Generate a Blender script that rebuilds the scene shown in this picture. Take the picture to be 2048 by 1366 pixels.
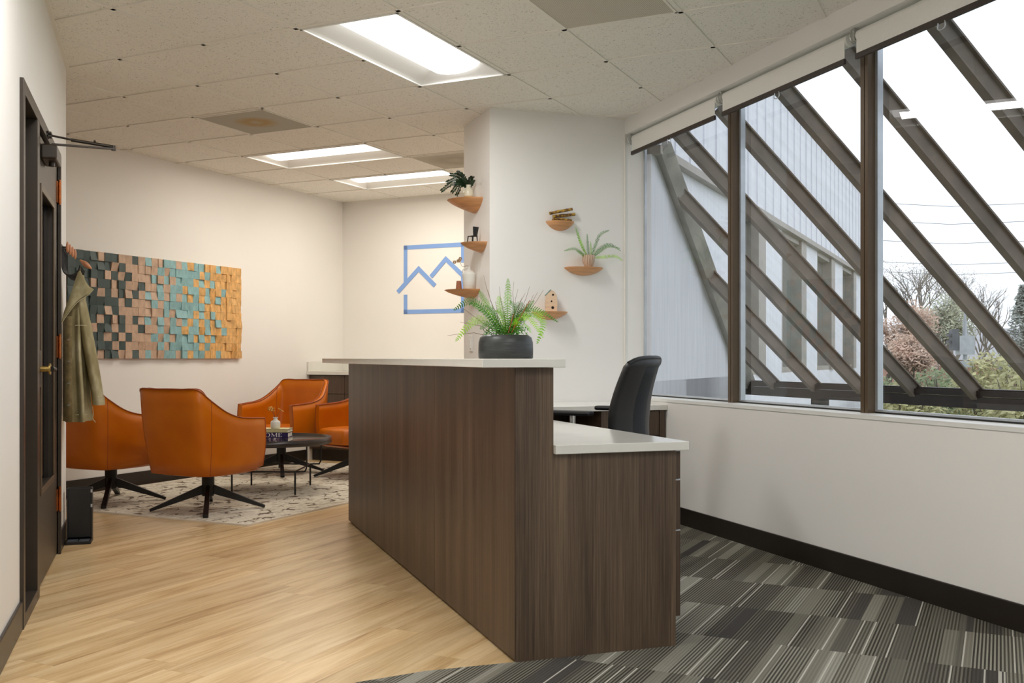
import bpy, math, random
from mathutils import Vector, Matrix
R = math.radians
random.seed(7)
for o in list(bpy.data.objects): bpy.data.objects.remove(o)
scn = bpy.context.scene
C = scn.collection

# ---------------------------------------------------------------- camera
EYE = 1.07
YAW = 19.3
cam = bpy.data.cameras.new('camera')
cam.sensor_width = 36.0
cam.lens = 2027 / 2048 * 36
cam.shift_y = 33 / 2048
cam.clip_end = 300
camo = bpy.data.objects.new('camera', cam)
C.objects.link(camo)
camo.location = (0, 0, EYE)
camo.rotation_euler = (R(90), 0, R(-YAW))
scn.camera = camo
# ---------------------------------------------------------------- world
w = bpy.data.worlds.new('overcast_sky'); scn.world = w
w.use_nodes = True
nt = w.node_tree
bg = nt.nodes['Background']
tc = nt.nodes.new('ShaderNodeTexCoord')
sp = nt.nodes.new('ShaderNodeSeparateXYZ')
rp = nt.nodes.new('ShaderNodeValToRGB')
nt.links.new(tc.outputs['Generated'], sp.inputs[0])
nt.links.new(sp.outputs['Z'], rp.inputs[0])
rp.color_ramp.elements[0].position = 0.0; rp.color_ramp.elements[0].color = (.84, .89, .96, 1)
rp.color_ramp.elements[1].position = 0.5; rp.color_ramp.elements[1].color = (.88, .93, 1.02, 1)
nt.links.new(rp.outputs[0], bg.inputs['Color'])
bg.inputs['Strength'].default_value = 1.5
# ---------------------------------------------------------------- exposure, lamp strength
scn.view_settings.view_transform = 'Standard'
scn.view_settings.look = 'None'
scn.view_settings.exposure = 0.08
scn.view_settings.gamma = 1.0
LAMP = 3.0                 # glow of each lens
LAMP_W = 24.0              # watts each fixture throws down
LAMP_COOL = (1.0, .985, .965)
LAMP_WARM = (1.0, .93, .82)

# ================================================================ helpers
def lin(c):
    return tuple(((x/255)/12.92 if x/255 <= .04045 else ((x/255+.055)/1.055)**2.4) for x in c) + (1.0,)

class N:
    """tiny node helper"""
    def __init__(s, name):
        s.m = bpy.data.materials.new(name); s.m.use_nodes = True
        s.t = s.m.node_tree; s.b = s.t.nodes['Principled BSDF']
        s.out = s.t.nodes['Material Output']
    def n(s, kind, **kw):
        x = s.t.nodes.new(kind)
        for k, v in kw.items(): setattr(x, k, v)
        return x
    def L(s, a, b): s.t.links.new(a, b)
    def put(s, sock, v):
        if hasattr(v, 'is_output') or isinstance(v, bpy.types.NodeSocket): s.L(v, sock)
        else: sock.default_value = v
    def math(s, op, a, b=0.0, c=None, clamp=False):
        x = s.n('ShaderNodeMath', operation=op, use_clamp=clamp)
        s.put(x.inputs[0], a); s.put(x.inputs[1], b)
        if c is not None: s.put(x.inputs[2], c)
        return x.outputs[0]
    def obj(s): return s.n('ShaderNodeTexCoord').outputs['Object']
    def sep(s, v):
        x = s.n('ShaderNodeSeparateXYZ'); s.L(v, x.inputs[0]); return x.outputs
    def comb(s, a, b, c=0.0):
        x = s.n('ShaderNodeCombineXYZ')
        s.put(x.inputs[0], a); s.put(x.inputs[1], b); s.put(x.inputs[2], c); return x.outputs[0]
    def uv45(s):
        o = s.sep(s.obj())
        u = s.math('MULTIPLY', s.math('ADD', o[0], o[1]), .70711)
        v = s.math('MULTIPLY', s.math('SUBTRACT', o[0], o[1]), .70711)
        return u, v, o
    def scale(s, v, sc):
        x = s.n('ShaderNodeVectorMath', operation='MULTIPLY'); s.L(v, x.inputs[0]); x.inputs[1].default_value = sc
        return x.outputs[0]
    def noise(s, v, sc=1.0, det=3.0, rough=.5, dist=0.0):
        x = s.n('ShaderNodeTexNoise'); s.L(v, x.inputs['Vector'])
        x.inputs['Scale'].default_value = sc; x.inputs['Detail'].default_value = det
        x.inputs['Roughness'].default_value = rough; x.inputs['Distortion'].default_value = dist
        return x.outputs['Fac']
    def white(s, v):
        x = s.n('ShaderNodeTexWhiteNoise', noise_dimensions='3D'); s.L(v, x.inputs['Vector']); return x.outputs['Value']
    def ramp(s, f, stops, interp='LINEAR'):
        x = s.n('ShaderNodeValToRGB'); s.put(x.inputs[0], f); r = x.color_ramp; r.interpolation = interp
        while len(r.elements) < len(stops): r.elements.new(.5)
        for e, (p, c) in zip(r.elements, stops):
            e.position = p; e.color = c if len(c) == 4 else lin(c)
        return x.outputs[0]
    def mix(s, f, a, b, mode='MIX'):
        x = s.n('ShaderNodeMix', data_type='RGBA', blend_type=mode)
        s.put(x.inputs[0], f); s.put(x.inputs[6], a); s.put(x.inputs[7], b); return x.outputs[2]
    def bump(s, h, st=.2, d=.01):
        x = s.n('ShaderNodeBump'); s.put(x.inputs['Height'], h)
        x.inputs['Strength'].default_value = st; x.inputs['Distance'].default_value = d
        s.L(x.outputs[0], s.b.inputs['Normal'])
    def fin(s, col=None, rough=None, metal=None, spec=None):
        if col is not None: s.put(s.b.inputs['Base Color'], col)
        if rough is not None: s.put(s.b.inputs['Roughness'], rough)
        if metal is not None: s.b.inputs['Metallic'].default_value = metal
        if spec is not None: s.b.inputs['Specular IOR Level'].default_value = spec
        return s.m

def plain(name, c, rough=.5, metal=0.0, var=.05, sc=8.0, spec=.5, stretch=(1, 1, 1), bump=0.0):
    k = N(name); v = k.scale(k.obj(), stretch); f = k.noise(v, sc, 4)
    a = lin([min(255, x*(1-var)) for x in c]); b = lin([min(255, x*(1+var)) for x in c])
    if bump: k.bump(f, bump, .004)
    return k.fin(k.ramp(f, [(.3, a), (.7, b)]), rough, metal, spec)

M = {}
M['paint'] = plain('wall_paint', (240, 237, 232), .75, var=.006, sc=1.5)
M['paint_cool'] = M['paint']
M['trim_white'] = plain('white_gloss_trim', (236, 235, 230), .35, var=.005)
M['black_base'] = plain('dark_vinyl_base', (38, 32, 27), .35, var=.05)
M['tbar'] = plain('ceiling_grid_paint', (240, 235, 225), .6, var=.01)
M['black_metal'] = plain('black_metal', (30, 28, 27), .45, .3)
M['dark_bronze'] = plain('dark_bronze', (66, 58, 50), .38, .35, var=.03)
M['bronze_frame'] = plain('bronze_mullion', (92, 76, 58), .4, .3, var=.03)
M['alu'] = plain('aluminium', (200, 206, 212), .35, .7)
M['chrome'] = plain('chrome', (215, 215, 212), .2, 1.0)
M['copper'] = plain('copper_hinge', (176, 106, 60), .3, .9, var=.15)
M['brass'] = plain('brass', (200, 170, 100), .3, .9)
M['white_quartz'] = plain('white_quartz', (226, 224, 216), .12, var=.01)
M['plastic_white'] = plain('white_plastic', (236, 234, 228), .4, var=.005)
M['plastic_black'] = plain('black_plastic', (24, 24, 25), .45, var=.05)
M['mesh_black'] = plain('black_mesh_fabric', (34, 37, 39), .8, var=.2, sc=250)
M['shade'] = plain('roller_shade_fabric', (238, 236, 230), .8, var=.006, sc=60)
M['shade'].node_tree.nodes['Principled BSDF'].inputs['Transmission Weight'].default_value = 0.0
M['hem'] = plain('dark_hem_bar', (56, 44, 38), .5)
M['blue'] = plain('blue_wall_paint', (132, 168, 226), .7, var=.01)
M['wood_shelf'] = plain('orange_beech_wood', (212, 156, 106), .45, var=.08, sc=6, stretch=(1, 1, 12))
M['wood_light'] = plain('pale_pine', (226, 196, 164), .6, var=.05, stretch=(1, 1, 6))
M['wood_peg'] = plain('walnut_peg', (184, 122, 84), .45, var=.12, sc=20)
M['teal_roof'] = plain('teal_paint', (96, 146, 138), .6)
M['hole'] = plain('dark_hole', (30, 18, 14), .9)
M['cream_vase'] = plain('cream_glaze', (224, 218, 196), .2, var=.02)
M['white_vase'] = plain('white_ribbed_ceramic', (226, 224, 216), .45, var=.02, stretch=(.2, .2, 8), bump=.3)
M['terracotta'] = plain('terracotta', (160, 104, 76), .7)
M['char_pot'] = plain('charcoal_ceramic', (50, 52, 52), .42, var=.18, sc=10, stretch=(1, 1, 6), bump=.5)
M['soil'] = plain('dark_soil', (46, 40, 32), .95, var=.3, sc=60)
M['fern'] = plain('fern_green', (124, 184, 34), .5, var=.22, sc=14)
M['fern_dark'] = plain('deep_fern_green', (72, 134, 34), .5, var=.25, sc=14)
M['fern_pale'] = plain('pale_fern_green', (154, 200, 66), .5, var=.15, sc=14)
M['leaf_dark'] = plain('dark_leaf', (26, 50, 26), .4, var=.3, sc=30)
M['twig'] = plain('brown_twig', (112, 82, 60), .8)
M['twig_orange'] = plain('orange_dead_stem', (160, 92, 46), .7)
M['dried'] = plain('dried_flower', (206, 164, 92), .8, var=.2, sc=40)
M['dried_brown'] = plain('dried_blossom', (160, 124, 84), .8, var=.2, sc=40)
M['piping'] = plain('burnt_orange_piping', (150, 66, 18), .5)
M['book_cream'] = plain('cream_cover', (202, 194, 146), .5)
M['book_blue'] = plain('navy_cover', (36, 30, 84), .35)
M['pages'] = plain('paper_pages', (232, 228, 216), .8, stretch=(1, 1, 60))
M['ink_white'] = plain('white_lettering', (238, 236, 232), .5, var=.003)
M['clad'] = plain('grey_metal_cladding', (222, 223, 230), .55, var=.03, sc=5, stretch=(4, 4, .3))
M['clad_dark'] = plain('grey_roof_edge', (150, 152, 160), .5)
M['clad_frame'] = plain('taupe_window_frame', (150, 142, 132), .5)
M['rafter'] = plain('brown_grey_steel', (110, 99, 88), .55, .1, var=.14, sc=5)
M['rafter_dark'] = plain('dark_brown_steel', (48, 40, 34), .5, .1, var=.15, sc=6)
M['flash'] = plain('weathered_flashing', (150, 146, 138), .55, .2, var=.14, sc=4)
M['ground'] = plain('gravel_and_grass', (150, 156, 132), .95, var=.15, sc=1.2)
M['concrete'] = plain('pale_concrete', (196, 194, 188), .9, var=.06, sc=3)
M['bark'] = plain('grey_bark', (132, 122, 112), .9, var=.15, sc=10)
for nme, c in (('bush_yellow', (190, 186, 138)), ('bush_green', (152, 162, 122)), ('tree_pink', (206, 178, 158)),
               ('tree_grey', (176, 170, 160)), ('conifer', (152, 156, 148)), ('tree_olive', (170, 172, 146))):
    M[nme] = plain(nme, c, .8, var=.15, sc=2)  # foliage kept pale: distance haze and overexposure are put into the colour
M['far_roof'] = plain('far_roof', (176, 176, 178), .8)
M['far_brick'] = plain('far_brick', (176, 134, 116), .8)
M['signal'] = plain('signal_housing', (96, 100, 106), .6)
M['pole_grey'] = plain('galvanised_pole', (176, 180, 184), .5, .4)
M['wire'] = plain('power_wire', (150, 152, 156), .8)
M['jacket_button'] = plain('metal_button', (200, 196, 184), .3, .7)

def m_leather():
    k = N('orange_leather'); o = k.obj()
    f = k.noise(o, 3, 3); g = k.noise(o, 260, 2)
    col = k.ramp(f, [(.3, (188, 94, 0)), (.7, (204, 112, 4))])
    k.bump(g, .08, .001)
    return k.fin(col, .40, spec=.35)
M['leather'] = m_leather()

def m_laminate(name, base, hi, lo):
    k = N(name); o = k.obj()
    a = k.noise(k.scale(o, (9, 9, .35)), 1, 4)
    b = k.noise(k.scale(o, (150, 150, 2.2)), 1, 3, .6)
    c = k.noise(k.scale(o, (420, 420, 9)), 1, 2)
    f = k.math('ADD', k.math('MULTIPLY', a, .45), k.math('ADD', k.math('MULTIPLY', b, .38), k.math('MULTIPLY', c, .17)))
    col = k.ramp(f, [(.38, lo), (.5, base), (.63, hi)])
    k.bump(b, .12, .001)
    return k.fin(col, .42, spec=.45)
M['laminate'] = m_laminate('dark_walnut_laminate', (82, 65, 51), (104, 86, 69), (58, 45, 35))
M['laminate_edge'] = m_laminate('grey_walnut_laminate', (92, 75, 59), (118, 99, 79), (64, 50, 39))

def m_floor():
    k = N('oak_planks'); u, v, o = k.uv45()
    W, Ln = .185, 1.35
    row = k.math('FLOOR', k.math('DIVIDE', v, W))
    ro = k.white(k.comb(row, 3.3, 0))
    uu = k.math('ADD', k.math('DIVIDE', u, Ln), ro)
    col = k.math('FLOOR', uu)
    rnd = k.white(k.comb(row, col, 1.0))
    off = k.math('MULTIPLY', rnd, 40)
    a = k.noise(k.comb(k.math('MULTIPLY', u, 1.1), k.math('MULTIPLY', v, 13), off), 1, 5, .6, .4)
    b = k.noise(k.comb(k.math('MULTIPLY', u, 5), k.math('MULTIPLY', v, 110), off), 1, 3)
    f = k.math('ADD', k.math('MULTIPLY', a, .72), k.math('MULTIPLY', b, .28))
    c1 = k.ramp(f, [(.33, (172, 136, 92)), (.44, (203, 170, 122)), (.54, (218, 188, 142)), (.68, (230, 204, 162))])
    tone = k.math('ADD', k.math('MULTIPLY', rnd, .17), .89)
    c2 = k.mix(1.0, c1, k.comb(tone, tone, tone), 'MULTIPLY')
    fv = k.math('FRACT', k.math('DIVIDE', v, W)); fu = k.math('FRACT', uu)
    e = k.math('MAXIMUM', k.math('LESS_THAN', fv, .010), k.math('LESS_THAN', fu, .0012))
    c3 = k.mix(k.math('MULTIPLY', e, .35), c2, lin((120, 88, 56)))
    k.bump(b, .05, .001)
    return k.fin(c3, .30, spec=.45)
M['floor'] = m_floor()

def m_carpet():
    k = N('striped_carpet_tiles'); u, v, o = k.uv45()
    row = k.math('FLOOR', k.math('DIVIDE', k.math('ADD', u, .18), .5))
    ro = k.math('MULTIPLY', k.white(k.comb(row, 9.1, 0)), .5)
    v1 = k.math('ADD', v, ro)
    band = k.math('FLOOR', k.math('DIVIDE', v1, .13))
    bw = k.white(k.comb(row, band, 2.0))
    band2 = k.math('FLOOR', k.math('DIVIDE', v1, .052))
    bw2 = k.white(k.comb(row, band2, 5.0))
    tone = k.math('ADD', k.math('MULTIPLY', bw, .6), k.math('MULTIPLY', bw2, .4))
    base = k.ramp(tone, [(.12, (76, 73, 70)), (.28, (112, 109, 99)), (.6, (134, 131, 118)), (.85, (156, 154, 142))])
    per = k.math('FRACT', k.math('DIVIDE', v, .0125))
    dark = k.math('LESS_THAN', per, .52)
    amp = k.math('MULTIPLY', dark, k.ramp(bw2, [(.1, (120, 120, 120)), (.3, (220, 220, 220)), (.75, (250, 250, 250)), (.9, (120, 120, 120))]))
    c1 = k.mix(amp, base, lin((50, 46, 41)))
    ln = k.math('FLOOR', k.math('DIVIDE', v1, .0055))
    lw = k.math('GREATER_THAN', k.white(k.comb(ln, row, 7.0)), .972)
    c2 = k.mix(lw, c1, lin((190, 187, 176)))
    pile = k.noise(k.comb(k.math('MULTIPLY', u, 420), k.math('MULTIPLY', v, 420), 0), 1, 2)
    pt = k.math('ADD', k.math('MULTIPLY', pile, 1.1), .42)
    c3 = k.mix(1.0, c2, k.comb(pt, pt, pt), 'MULTIPLY')
    k.bump(pile, .5, .004)
    return k.fin(c3, .95, spec=.1)
M['carpet'] = m_carpet()

def m_tile():
    k = N('fissured_ceiling_tile'); o = k.obj()
    a = k.noise(k.scale(o, (110, 110, 1)), 1, 2, .5, 1.5)
    b = k.noise(k.scale(o, (55, 55, 1)), 1, 2, .5, .5)
    sp_ = k.ramp(a, [(.33, (120, 108, 94)), (.39, (244, 240, 231))])
    c = k.mix(k.ramp(b, [(.35, (0, 0, 0)), (.6, (255, 255, 255))]), lin((243, 239, 230)), sp_)
    k.bump(a, .25, .004)
    return k.fin(c, .9, spec=.1)
M['tile'] = m_tile()

def m_stain(name, base, st, rad):
    k = N(name); o = k.obj(); s_ = k.sep(o)
    r = k.math('SQRT', k.math('ADD', k.math('POWER', s_[0], 2.0), k.math('POWER', s_[1], 2.0)))
    nz = k.noise(o, 14, 4)
    r2 = k.math('ADD', r, k.math('MULTIPLY', k.math('SUBTRACT', nz, .5), .09))
    f = k.ramp(r2, [(0.0, (150, 150, 150)), (rad*.6, (255, 255, 255)), (rad, (190, 190, 190)), (rad*1.35, (0, 0, 0))])
    return k.fin(k.mix(f, lin(base), lin(st)), .8)
M['stain_tile'] = m_stain('brown_stained_panel', (178, 175, 162), (176, 146, 92), .13)
M['streak_tile'] = m_stain('streaked_panel', (186, 178, 162), (166, 156, 138), .2)

def m_perf():
    k = N('perforated_vent'); o = k.sep(k.obj())
    fx = k.math('SUBTRACT', k.math('FRACT', k.math('MULTIPLY', o[0], 120)), .5)
    fy = k.math('SUBTRACT', k.math('FRACT', k.math('MULTIPLY', o[1], 120)), .5)
    r = k.math('ADD', k.math('MULTIPLY', fx, fx), k.math('MULTIPLY', fy, fy))
    return k.fin(k.mix(k.math('LESS_THAN', r, .075), lin((214, 206, 190)), lin((104, 96, 84))), .6)
M['perf'] = m_perf()

def m_emit(name, c, st):
    k = N(name); e = k.n('ShaderNodeEmission'); e.inputs[0].default_value = (*c, 1); e.inputs[1].default_value = st
    k.L(e.outputs[0], k.out.inputs[0]); return k.m
M['lamp'] = m_emit('led_diffuser', LAMP_COOL, LAMP)
M['lamp_warm'] = m_emit('led_diffuser_warm', LAMP_WARM, LAMP*1.0)
M['reflector'] = plain('white_reflector', (240, 239, 235), .45, var=.003)

def m_glass(name, tint=(.965, .975, .98), refl=1.0, haze=0.0, streak=False):
    k = N(name)
    tr = k.n('ShaderNodeBsdfTransparent'); tr.inputs[0].default_value = (*tint, 1)
    gl = k.n('ShaderNodeBsdfGlossy'); gl.inputs['Roughness'].default_value = .0
    fr = k.n('ShaderNodeLayerWeight'); fr.inputs[0].default_value = .5
    sch = k.math('ADD', .05, k.math('MULTIPLY', k.math('POWER', fr.outputs['Facing'], 5.0), .9))
    mx = k.n('ShaderNodeMixShader')
    k.L(k.math('MULTIPLY', sch, refl, clamp=True), mx.inputs[0]); k.L(tr.outputs[0], mx.inputs[1]); k.L(gl.outputs[0], mx.inputs[2])
    last = mx.outputs[0]
    if haze:
        df = k.n('ShaderNodeBsdfDiffuse'); df.inputs[0].default_value = (.9, .93, .95, 1)
        m2 = k.n('ShaderNodeMixShader')
        if streak:
            f = k.noise(k.scale(k.obj(), (3, 14, 1.2)), 1, 4)
            k.L(k.math('MULTIPLY', k.ramp(f, [(.4, (0, 0, 0)), (.75, (255, 255, 255))]), haze), m2.inputs[0])
        else: m2.inputs[0].default_value = haze
        k.L(last, m2.inputs[1]); k.L(df.outputs[0], m2.inputs[2]); last = m2.outputs[0]
    k.L(last, k.out.inputs[0]); return k.m
M['glass'] = m_glass('window_glass', refl=1.5)
M['glass_roof'] = m_glass('streaked_sloped_glass', (.98, .99, 1), .3, .10, True)
M['glass_dark'] = plain('dark_door_glass', (16, 18, 22), .05, var=.01, spec=.8)
M['far_glass'] = plain('reflective_far_glass', (196, 202, 200), .04, .8, var=.02)

def m_rug():
    k = N('cream_rug_with_brown_marks'); u, v, o = k.uv45()
    p = k.comb(u, v, 0)
    vo = k.n('ShaderNodeTexVoronoi', feature='DISTANCE_TO_EDGE'); 
    wob = k.noise(p, 5, 3)
    k.L(k.comb(k.math('ADD', k.math('MULTIPLY', u, 4.2), wob), k.math('ADD', k.math('MULTIPLY', v, 7.0), wob), 0), vo.inputs['Vector']); vo.inputs['Scale'].default_value = 1.7
    brk = k.noise(p, 9, 3)
    line = k.math('LESS_THAN', vo.outputs['Distance'], k.math('MULTIPLY', k.math('SUBTRACT', brk, .47, clamp=True), .55))
    patch = k.ramp(k.noise(k.comb(k.math('MULTIPLY', u, 3), k.math('MULTIPLY', v, 9), 4.0), 1.6, 4, .6), [(.56, (0, 0, 0)), (.68, (255, 255, 255))])
    base = k.ramp(k.noise(p, 40, 4), [(.3, (196, 186, 168)), (.7, (226, 219, 204))])
    c = k.mix(k.math('MULTIPLY', patch, .55), base, lin((150, 128, 98)))
    c = k.mix(k.math('MULTIPLY', line, .85), c, lin((84, 64, 46)))
    return k.fin(c, .95, spec=.1)
M['rug'] = m_rug()

def m_denim():
    k = N('olive_denim'); o = k.obj()
    a = k.noise(k.scale(o, (9, 9, 5)), 1, 4, .6); b = k.noise(k.scale(o, (700, 700, 300)), 1, 2)
    c = k.ramp(a, [(.3, (124, 112, 78)), (.52, (156, 144, 108)), (.72, (190, 180, 148))])
    k.bump(b, .3, .001)
    return k.fin(c, .9, spec=.15)
M['denim'] = m_denim()
M['denim_dark'] = plain('olive_placket', (122, 106, 70), .9, var=.12, sc=40)
M['thread'] = plain('pale_thread', (196, 186, 150), .8)

def m_blocks(name, c, var=.07):
    k = N(name); o = k.obj()
    f = k.noise(k.scale(o, (30, 30, 16)), 1, 4); g = k.white(k.scale(o, (1, 1, 1))) if False else f
    a = lin([x*(1-var) for x in c]); b = lin([min(255, x*(1+var)) for x in c])
    k.bump(f, .1, .001)
    return k.fin(k.ramp(f, [(.3, a), (.7, b)]), .55)
M['blkD'] = m_blocks('dark_teal_block', (66, 82, 80))
M['blkP'] = m_blocks('pink_brown_block', (196, 166, 142))
M['blkB'] = m_blocks('pale_blue_block', (138, 180, 184))
M['blkO'] = m_blocks('natural_ochre_block', (216, 168, 104), .12)

def m_barkstick():
    k = N('lichen_bark'); o = k.obj()
    f = k.noise(o, 45, 4)
    return k.fin(k.ramp(f, [(.35, (70, 46, 26)), (.5, (132, 96, 44)), (.62, (190, 154, 66))]), .85)
M['stick'] = m_barkstick()
def m_stripepot():
    k = N('striped_clay_pot'); s_ = k.sep(k.obj())
    an = k.math('ARCTAN2', s_[1], s_[0])
    w_ = k.math('ADD', k.math('MULTIPLY', an, 22), k.math('MULTIPLY', k.noise(k.obj(), 30, 2), 4))
    f = k.math('GREATER_THAN', k.math('SINE', w_), .35)
    return k.fin(k.mix(f, lin((168, 132, 106)), lin((226, 208, 184))), .7)
M['strpot'] = m_stripepot()
def m_photo_spine():
    k = N('photo_spine'); o = k.obj()
    f = k.noise(k.scale(o, (26, 26, 20)), 1, 3, .7)
    return k.fin(k.ramp(f, [(.38, (24, 22, 40)), (.48, (60, 56, 96)), (.55, (120, 90, 96)), (.64, (206, 200, 206))]), .4)
M['book_photo'] = m_photo_spine()

class MB:
    def __init__(s): s.v = []; s.f = []; s.mi = []; s.sm = []; s.cur = 0; s.smooth = False
    def add(s, vs, fs, smooth=None):
        b = len(s.v); s.v += [tuple(x) for x in vs]
        for f in fs:
            s.f.append(tuple(i+b for i in f)); s.mi.append(s.cur); s.sm.append(s.smooth if smooth is None else smooth)
        return s
    def box(s, x0, x1, y0, y1, z0, z1):
        return s.add([(x0, y0, z0), (x1, y0, z0), (x1, y1, z0), (x0, y1, z0), (x0, y0, z1), (x1, y0, z1), (x1, y1, z1), (x0, y1, z1)],
                     [(0, 3, 2, 1), (4, 5, 6, 7), (0, 1, 5, 4), (1, 2, 6, 5), (2, 3, 7, 6), (3, 0, 4, 7)], False)
    def prism(s, poly, z0, z1):
        n = len(poly)
        ar = sum(poly[i][0]*poly[(i+1) % n][1]-poly[(i+1) % n][0]*poly[i][1] for i in range(n))
        if ar < 0: poly = poly[::-1]
        vs = [(x, y, z0) for x, y in poly]+[(x, y, z1) for x, y in poly]
        return s.add(vs, [tuple(range(n-1, -1, -1)), tuple(range(n, 2*n))]+[(i, (i+1) % n, n+(i+1) % n, n+i) for i in range(n)], False)
    def bar(s, a, b, w, h, up=(0, 0, 1)):
        """rectangular bar from a to b, w sideways, h along up"""
        a = Vector(a); b = Vector(b); d = (b-a).normalized(); u = Vector(up)
        sd = d.cross(u).normalized(); u = sd.cross(d).normalized()
        vs = []
        for p in (a, b):
            for i, j in ((-1, -1), (1, -1), (1, 1), (-1, 1)): vs.append(p+sd*i*w/2+u*j*h/2)
        return s.add(vs, [(0, 3, 2, 1), (4, 5, 6, 7), (0, 1, 5, 4), (1, 2, 6, 5), (2, 3, 7, 6), (3, 0, 4, 7)], False)
    def taper(s, a, b, wa, ha, wb, hb, up=(0, 0, 1)):
        a = Vector(a); b = Vector(b); d = (b-a).normalized(); u = Vector(up)
        sd = d.cross(u).normalized(); u = sd.cross(d).normalized(); vs = []
        for p, w_, h_ in ((a, wa, ha), (b, wb, hb)):
            for i, j in ((-1, -1), (1, -1), (1, 1), (-1, 1)): vs.append(p+sd*i*w_/2+u*j*h_/2)
        return s.add(vs, [(0, 3, 2, 1), (4, 5, 6, 7), (0, 1, 5, 4), (1, 2, 6, 5), (2, 3, 7, 6), (3, 0, 4, 7)], False)
    def loft(s, rings, closed=True, caps=True, smooth=True):
        n = len(rings[0]); vs = [p for r in rings for p in r]; fs = []
        for i in range(len(rings)-1):
            for j in range(n if closed else n-1):
                k = (j+1) % n
                fs.append((i*n+j, i*n+k, (i+1)*n+k, (i+1)*n+j))
        s.add(vs, fs, smooth)
        if caps and closed:
            s.add(rings[0], [tuple(range(n-1, -1, -1))], False); s.add(rings[-1], [tuple(range(n))], False)
        return s
    def tube(s, pts, r, n=8, caps=True):
        pts = [Vector(p) for p in pts]; m = len(pts)
        rr = r if isinstance(r, (list, tuple)) else [r]*m
        rings = []; up = None
        for i in range(m):
            d = (pts[min(i+1, m-1)]-pts[max(i-1, 0)]).normalized()
            if up is None:
                up = Vector((0, 0, 1)) if abs(d.z) < .9 else Vector((1, 0, 0))
            sd = d.cross(up)
            if sd.length < 1e-5: sd = d.cross(Vector((0, 1, 0)))
            sd.normalize(); up = sd.cross(d).normalized()
            rings.append([pts[i]+(sd*math.cos(2*math.pi*j/n)+up*math.sin(2*math.pi*j/n))*rr[i] for j in range(n)])
        return s.loft(rings, True, caps)
    def lathe(s, prof, c=(0, 0, 0), n=28, sx=1, sy=1):
        rings = [[(c[0]+max(r, 1e-4)*sx*math.cos(2*math.pi*j/n), c[1]+max(r, 1e-4)*sy*math.sin(2*math.pi*j/n), c[2]+z) for j in range(n)] for r, z in prof]
        return s.loft(rings, True, True)
    def ball(s, c, rx, ry=None, rz=None, n=12, m=7):
        ry = ry or rx; rz = rz or rx
        rings = [[(c[0]+rx*math.sin(math.pi*i/m)*math.cos(2*math.pi*j/n), c[1]+ry*math.sin(math.pi*i/m)*math.sin(2*math.pi*j/n), c[2]-rz*math.cos(math.pi*i/m)) for j in range(n)] for i in range(1, m)]
        return s.loft(rings)
    def build(s, name, mats, parent=None, bevel=0, loc=None, rz=0, solid=0, subd=0):
        me = bpy.data.meshes.new(name); me.from_pydata(s.v, [], s.f)
        if not isinstance(mats, (list, tuple)): mats = [mats]
        for m in mats: me.materials.append(m)
        for p, i, k in zip(me.polygons, s.mi, s.sm): p.material_index = i; p.use_smooth = k
        me.update()
        o = bpy.data.objects.new(name, me); C.objects.link(o)
        if parent: o.parent = parent
        if loc is not None: o.location = loc
        if rz: o.rotation_euler = (0, 0, rz)
        if solid:
            k = o.modifiers.new('t', 'SOLIDIFY'); k.thickness = solid; k.offset = 0
        if bevel:
            k = o.modifiers.new('b', 'BEVEL'); k.width = bevel; k.segments = 2; k.limit_method = 'ANGLE'; k.angle_limit = R(40)
        if subd:
            k = o.modifiers.new('s', 'SUBSURF'); k.levels = subd; k.render_levels = subd
        return o

def thing(name, label, cat, loc=(0, 0, 0), rz=0, group=None):
    o = bpy.data.objects.new(name, None); C.objects.link(o); o.empty_display_size = .1
    o.location = loc; o.rotation_euler = (0, 0, rz); return tag(o, label, cat, group)
def tag(o, label, cat, group=None, kind=None):
    o['label'] = label; o['category'] = cat
    if group: o['group'] = group
    if kind: o['kind'] = kind
    return o
def struct(o): o['kind'] = 'structure'; return o
def lerp(a, b, t): return a+(b-a)*t
def cat1(P, k):
    """smooth curve through points, k steps per span"""
    P = [Vector(p) for p in P]; out = []
    for i in range(len(P)-1):
        p0 = P[max(i-1, 0)]; p1 = P[i]; p2 = P[i+1]; p3 = P[min(i+2, len(P)-1)]
        for j in range(k):
            t = j/k
            out.append(.5*((2*p1)+(p2-p0)*t+(2*p0-5*p1+4*p2-p3)*t*t+(3*p1-p0-3*p2+p3)*t**3))
    out.append(P[-1]); return out
CY, SY = math.cos(R(YAW)), math.sin(R(YAW))
def wd(lat, dep):
    """plan offset given as (to the right, away) seen from the camera's heading"""
    return (lat*CY+dep*SY, -lat*SY+dep*CY)
Q = math.sqrt(.5)
def UV(u, v): return ((u+v)*Q, (u-v)*Q)

# ================================================================ room
XW, YS, XD, YD = 3.17, 6.60, -.51, 6.55      # window wall, shelf wall, door wall and its end
XC = 2.15                                     # left face of the projecting shelf wall
KA, KB = 9.23, 13.09                          # artwork wall: y-x = KA, logo wall: x+y = KB
H = 2.78; TOP = 3.02; YB = -2.6
ZS = .80                                      # window sill
# floors
b = MB(); b.prism([(-3.1, YB-.1), (3.4, YB-.1), (3.4, 12), (-3.1, 12)], -.2, 0)
struct(b.build('floor', M['floor']))
b = MB(); b.prism([(XD, YB), (XW, YB), (XW, YS), (1.31, YS), (1.31, 3.40), (1.18, 3.345), (.86, 3.35), (.63, 3.31), (.3, 3.2), (-.1, 3.0), (XD, 2.7)], 0.0005, .006)
struct(b.build('floor', M['carpet']))
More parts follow.
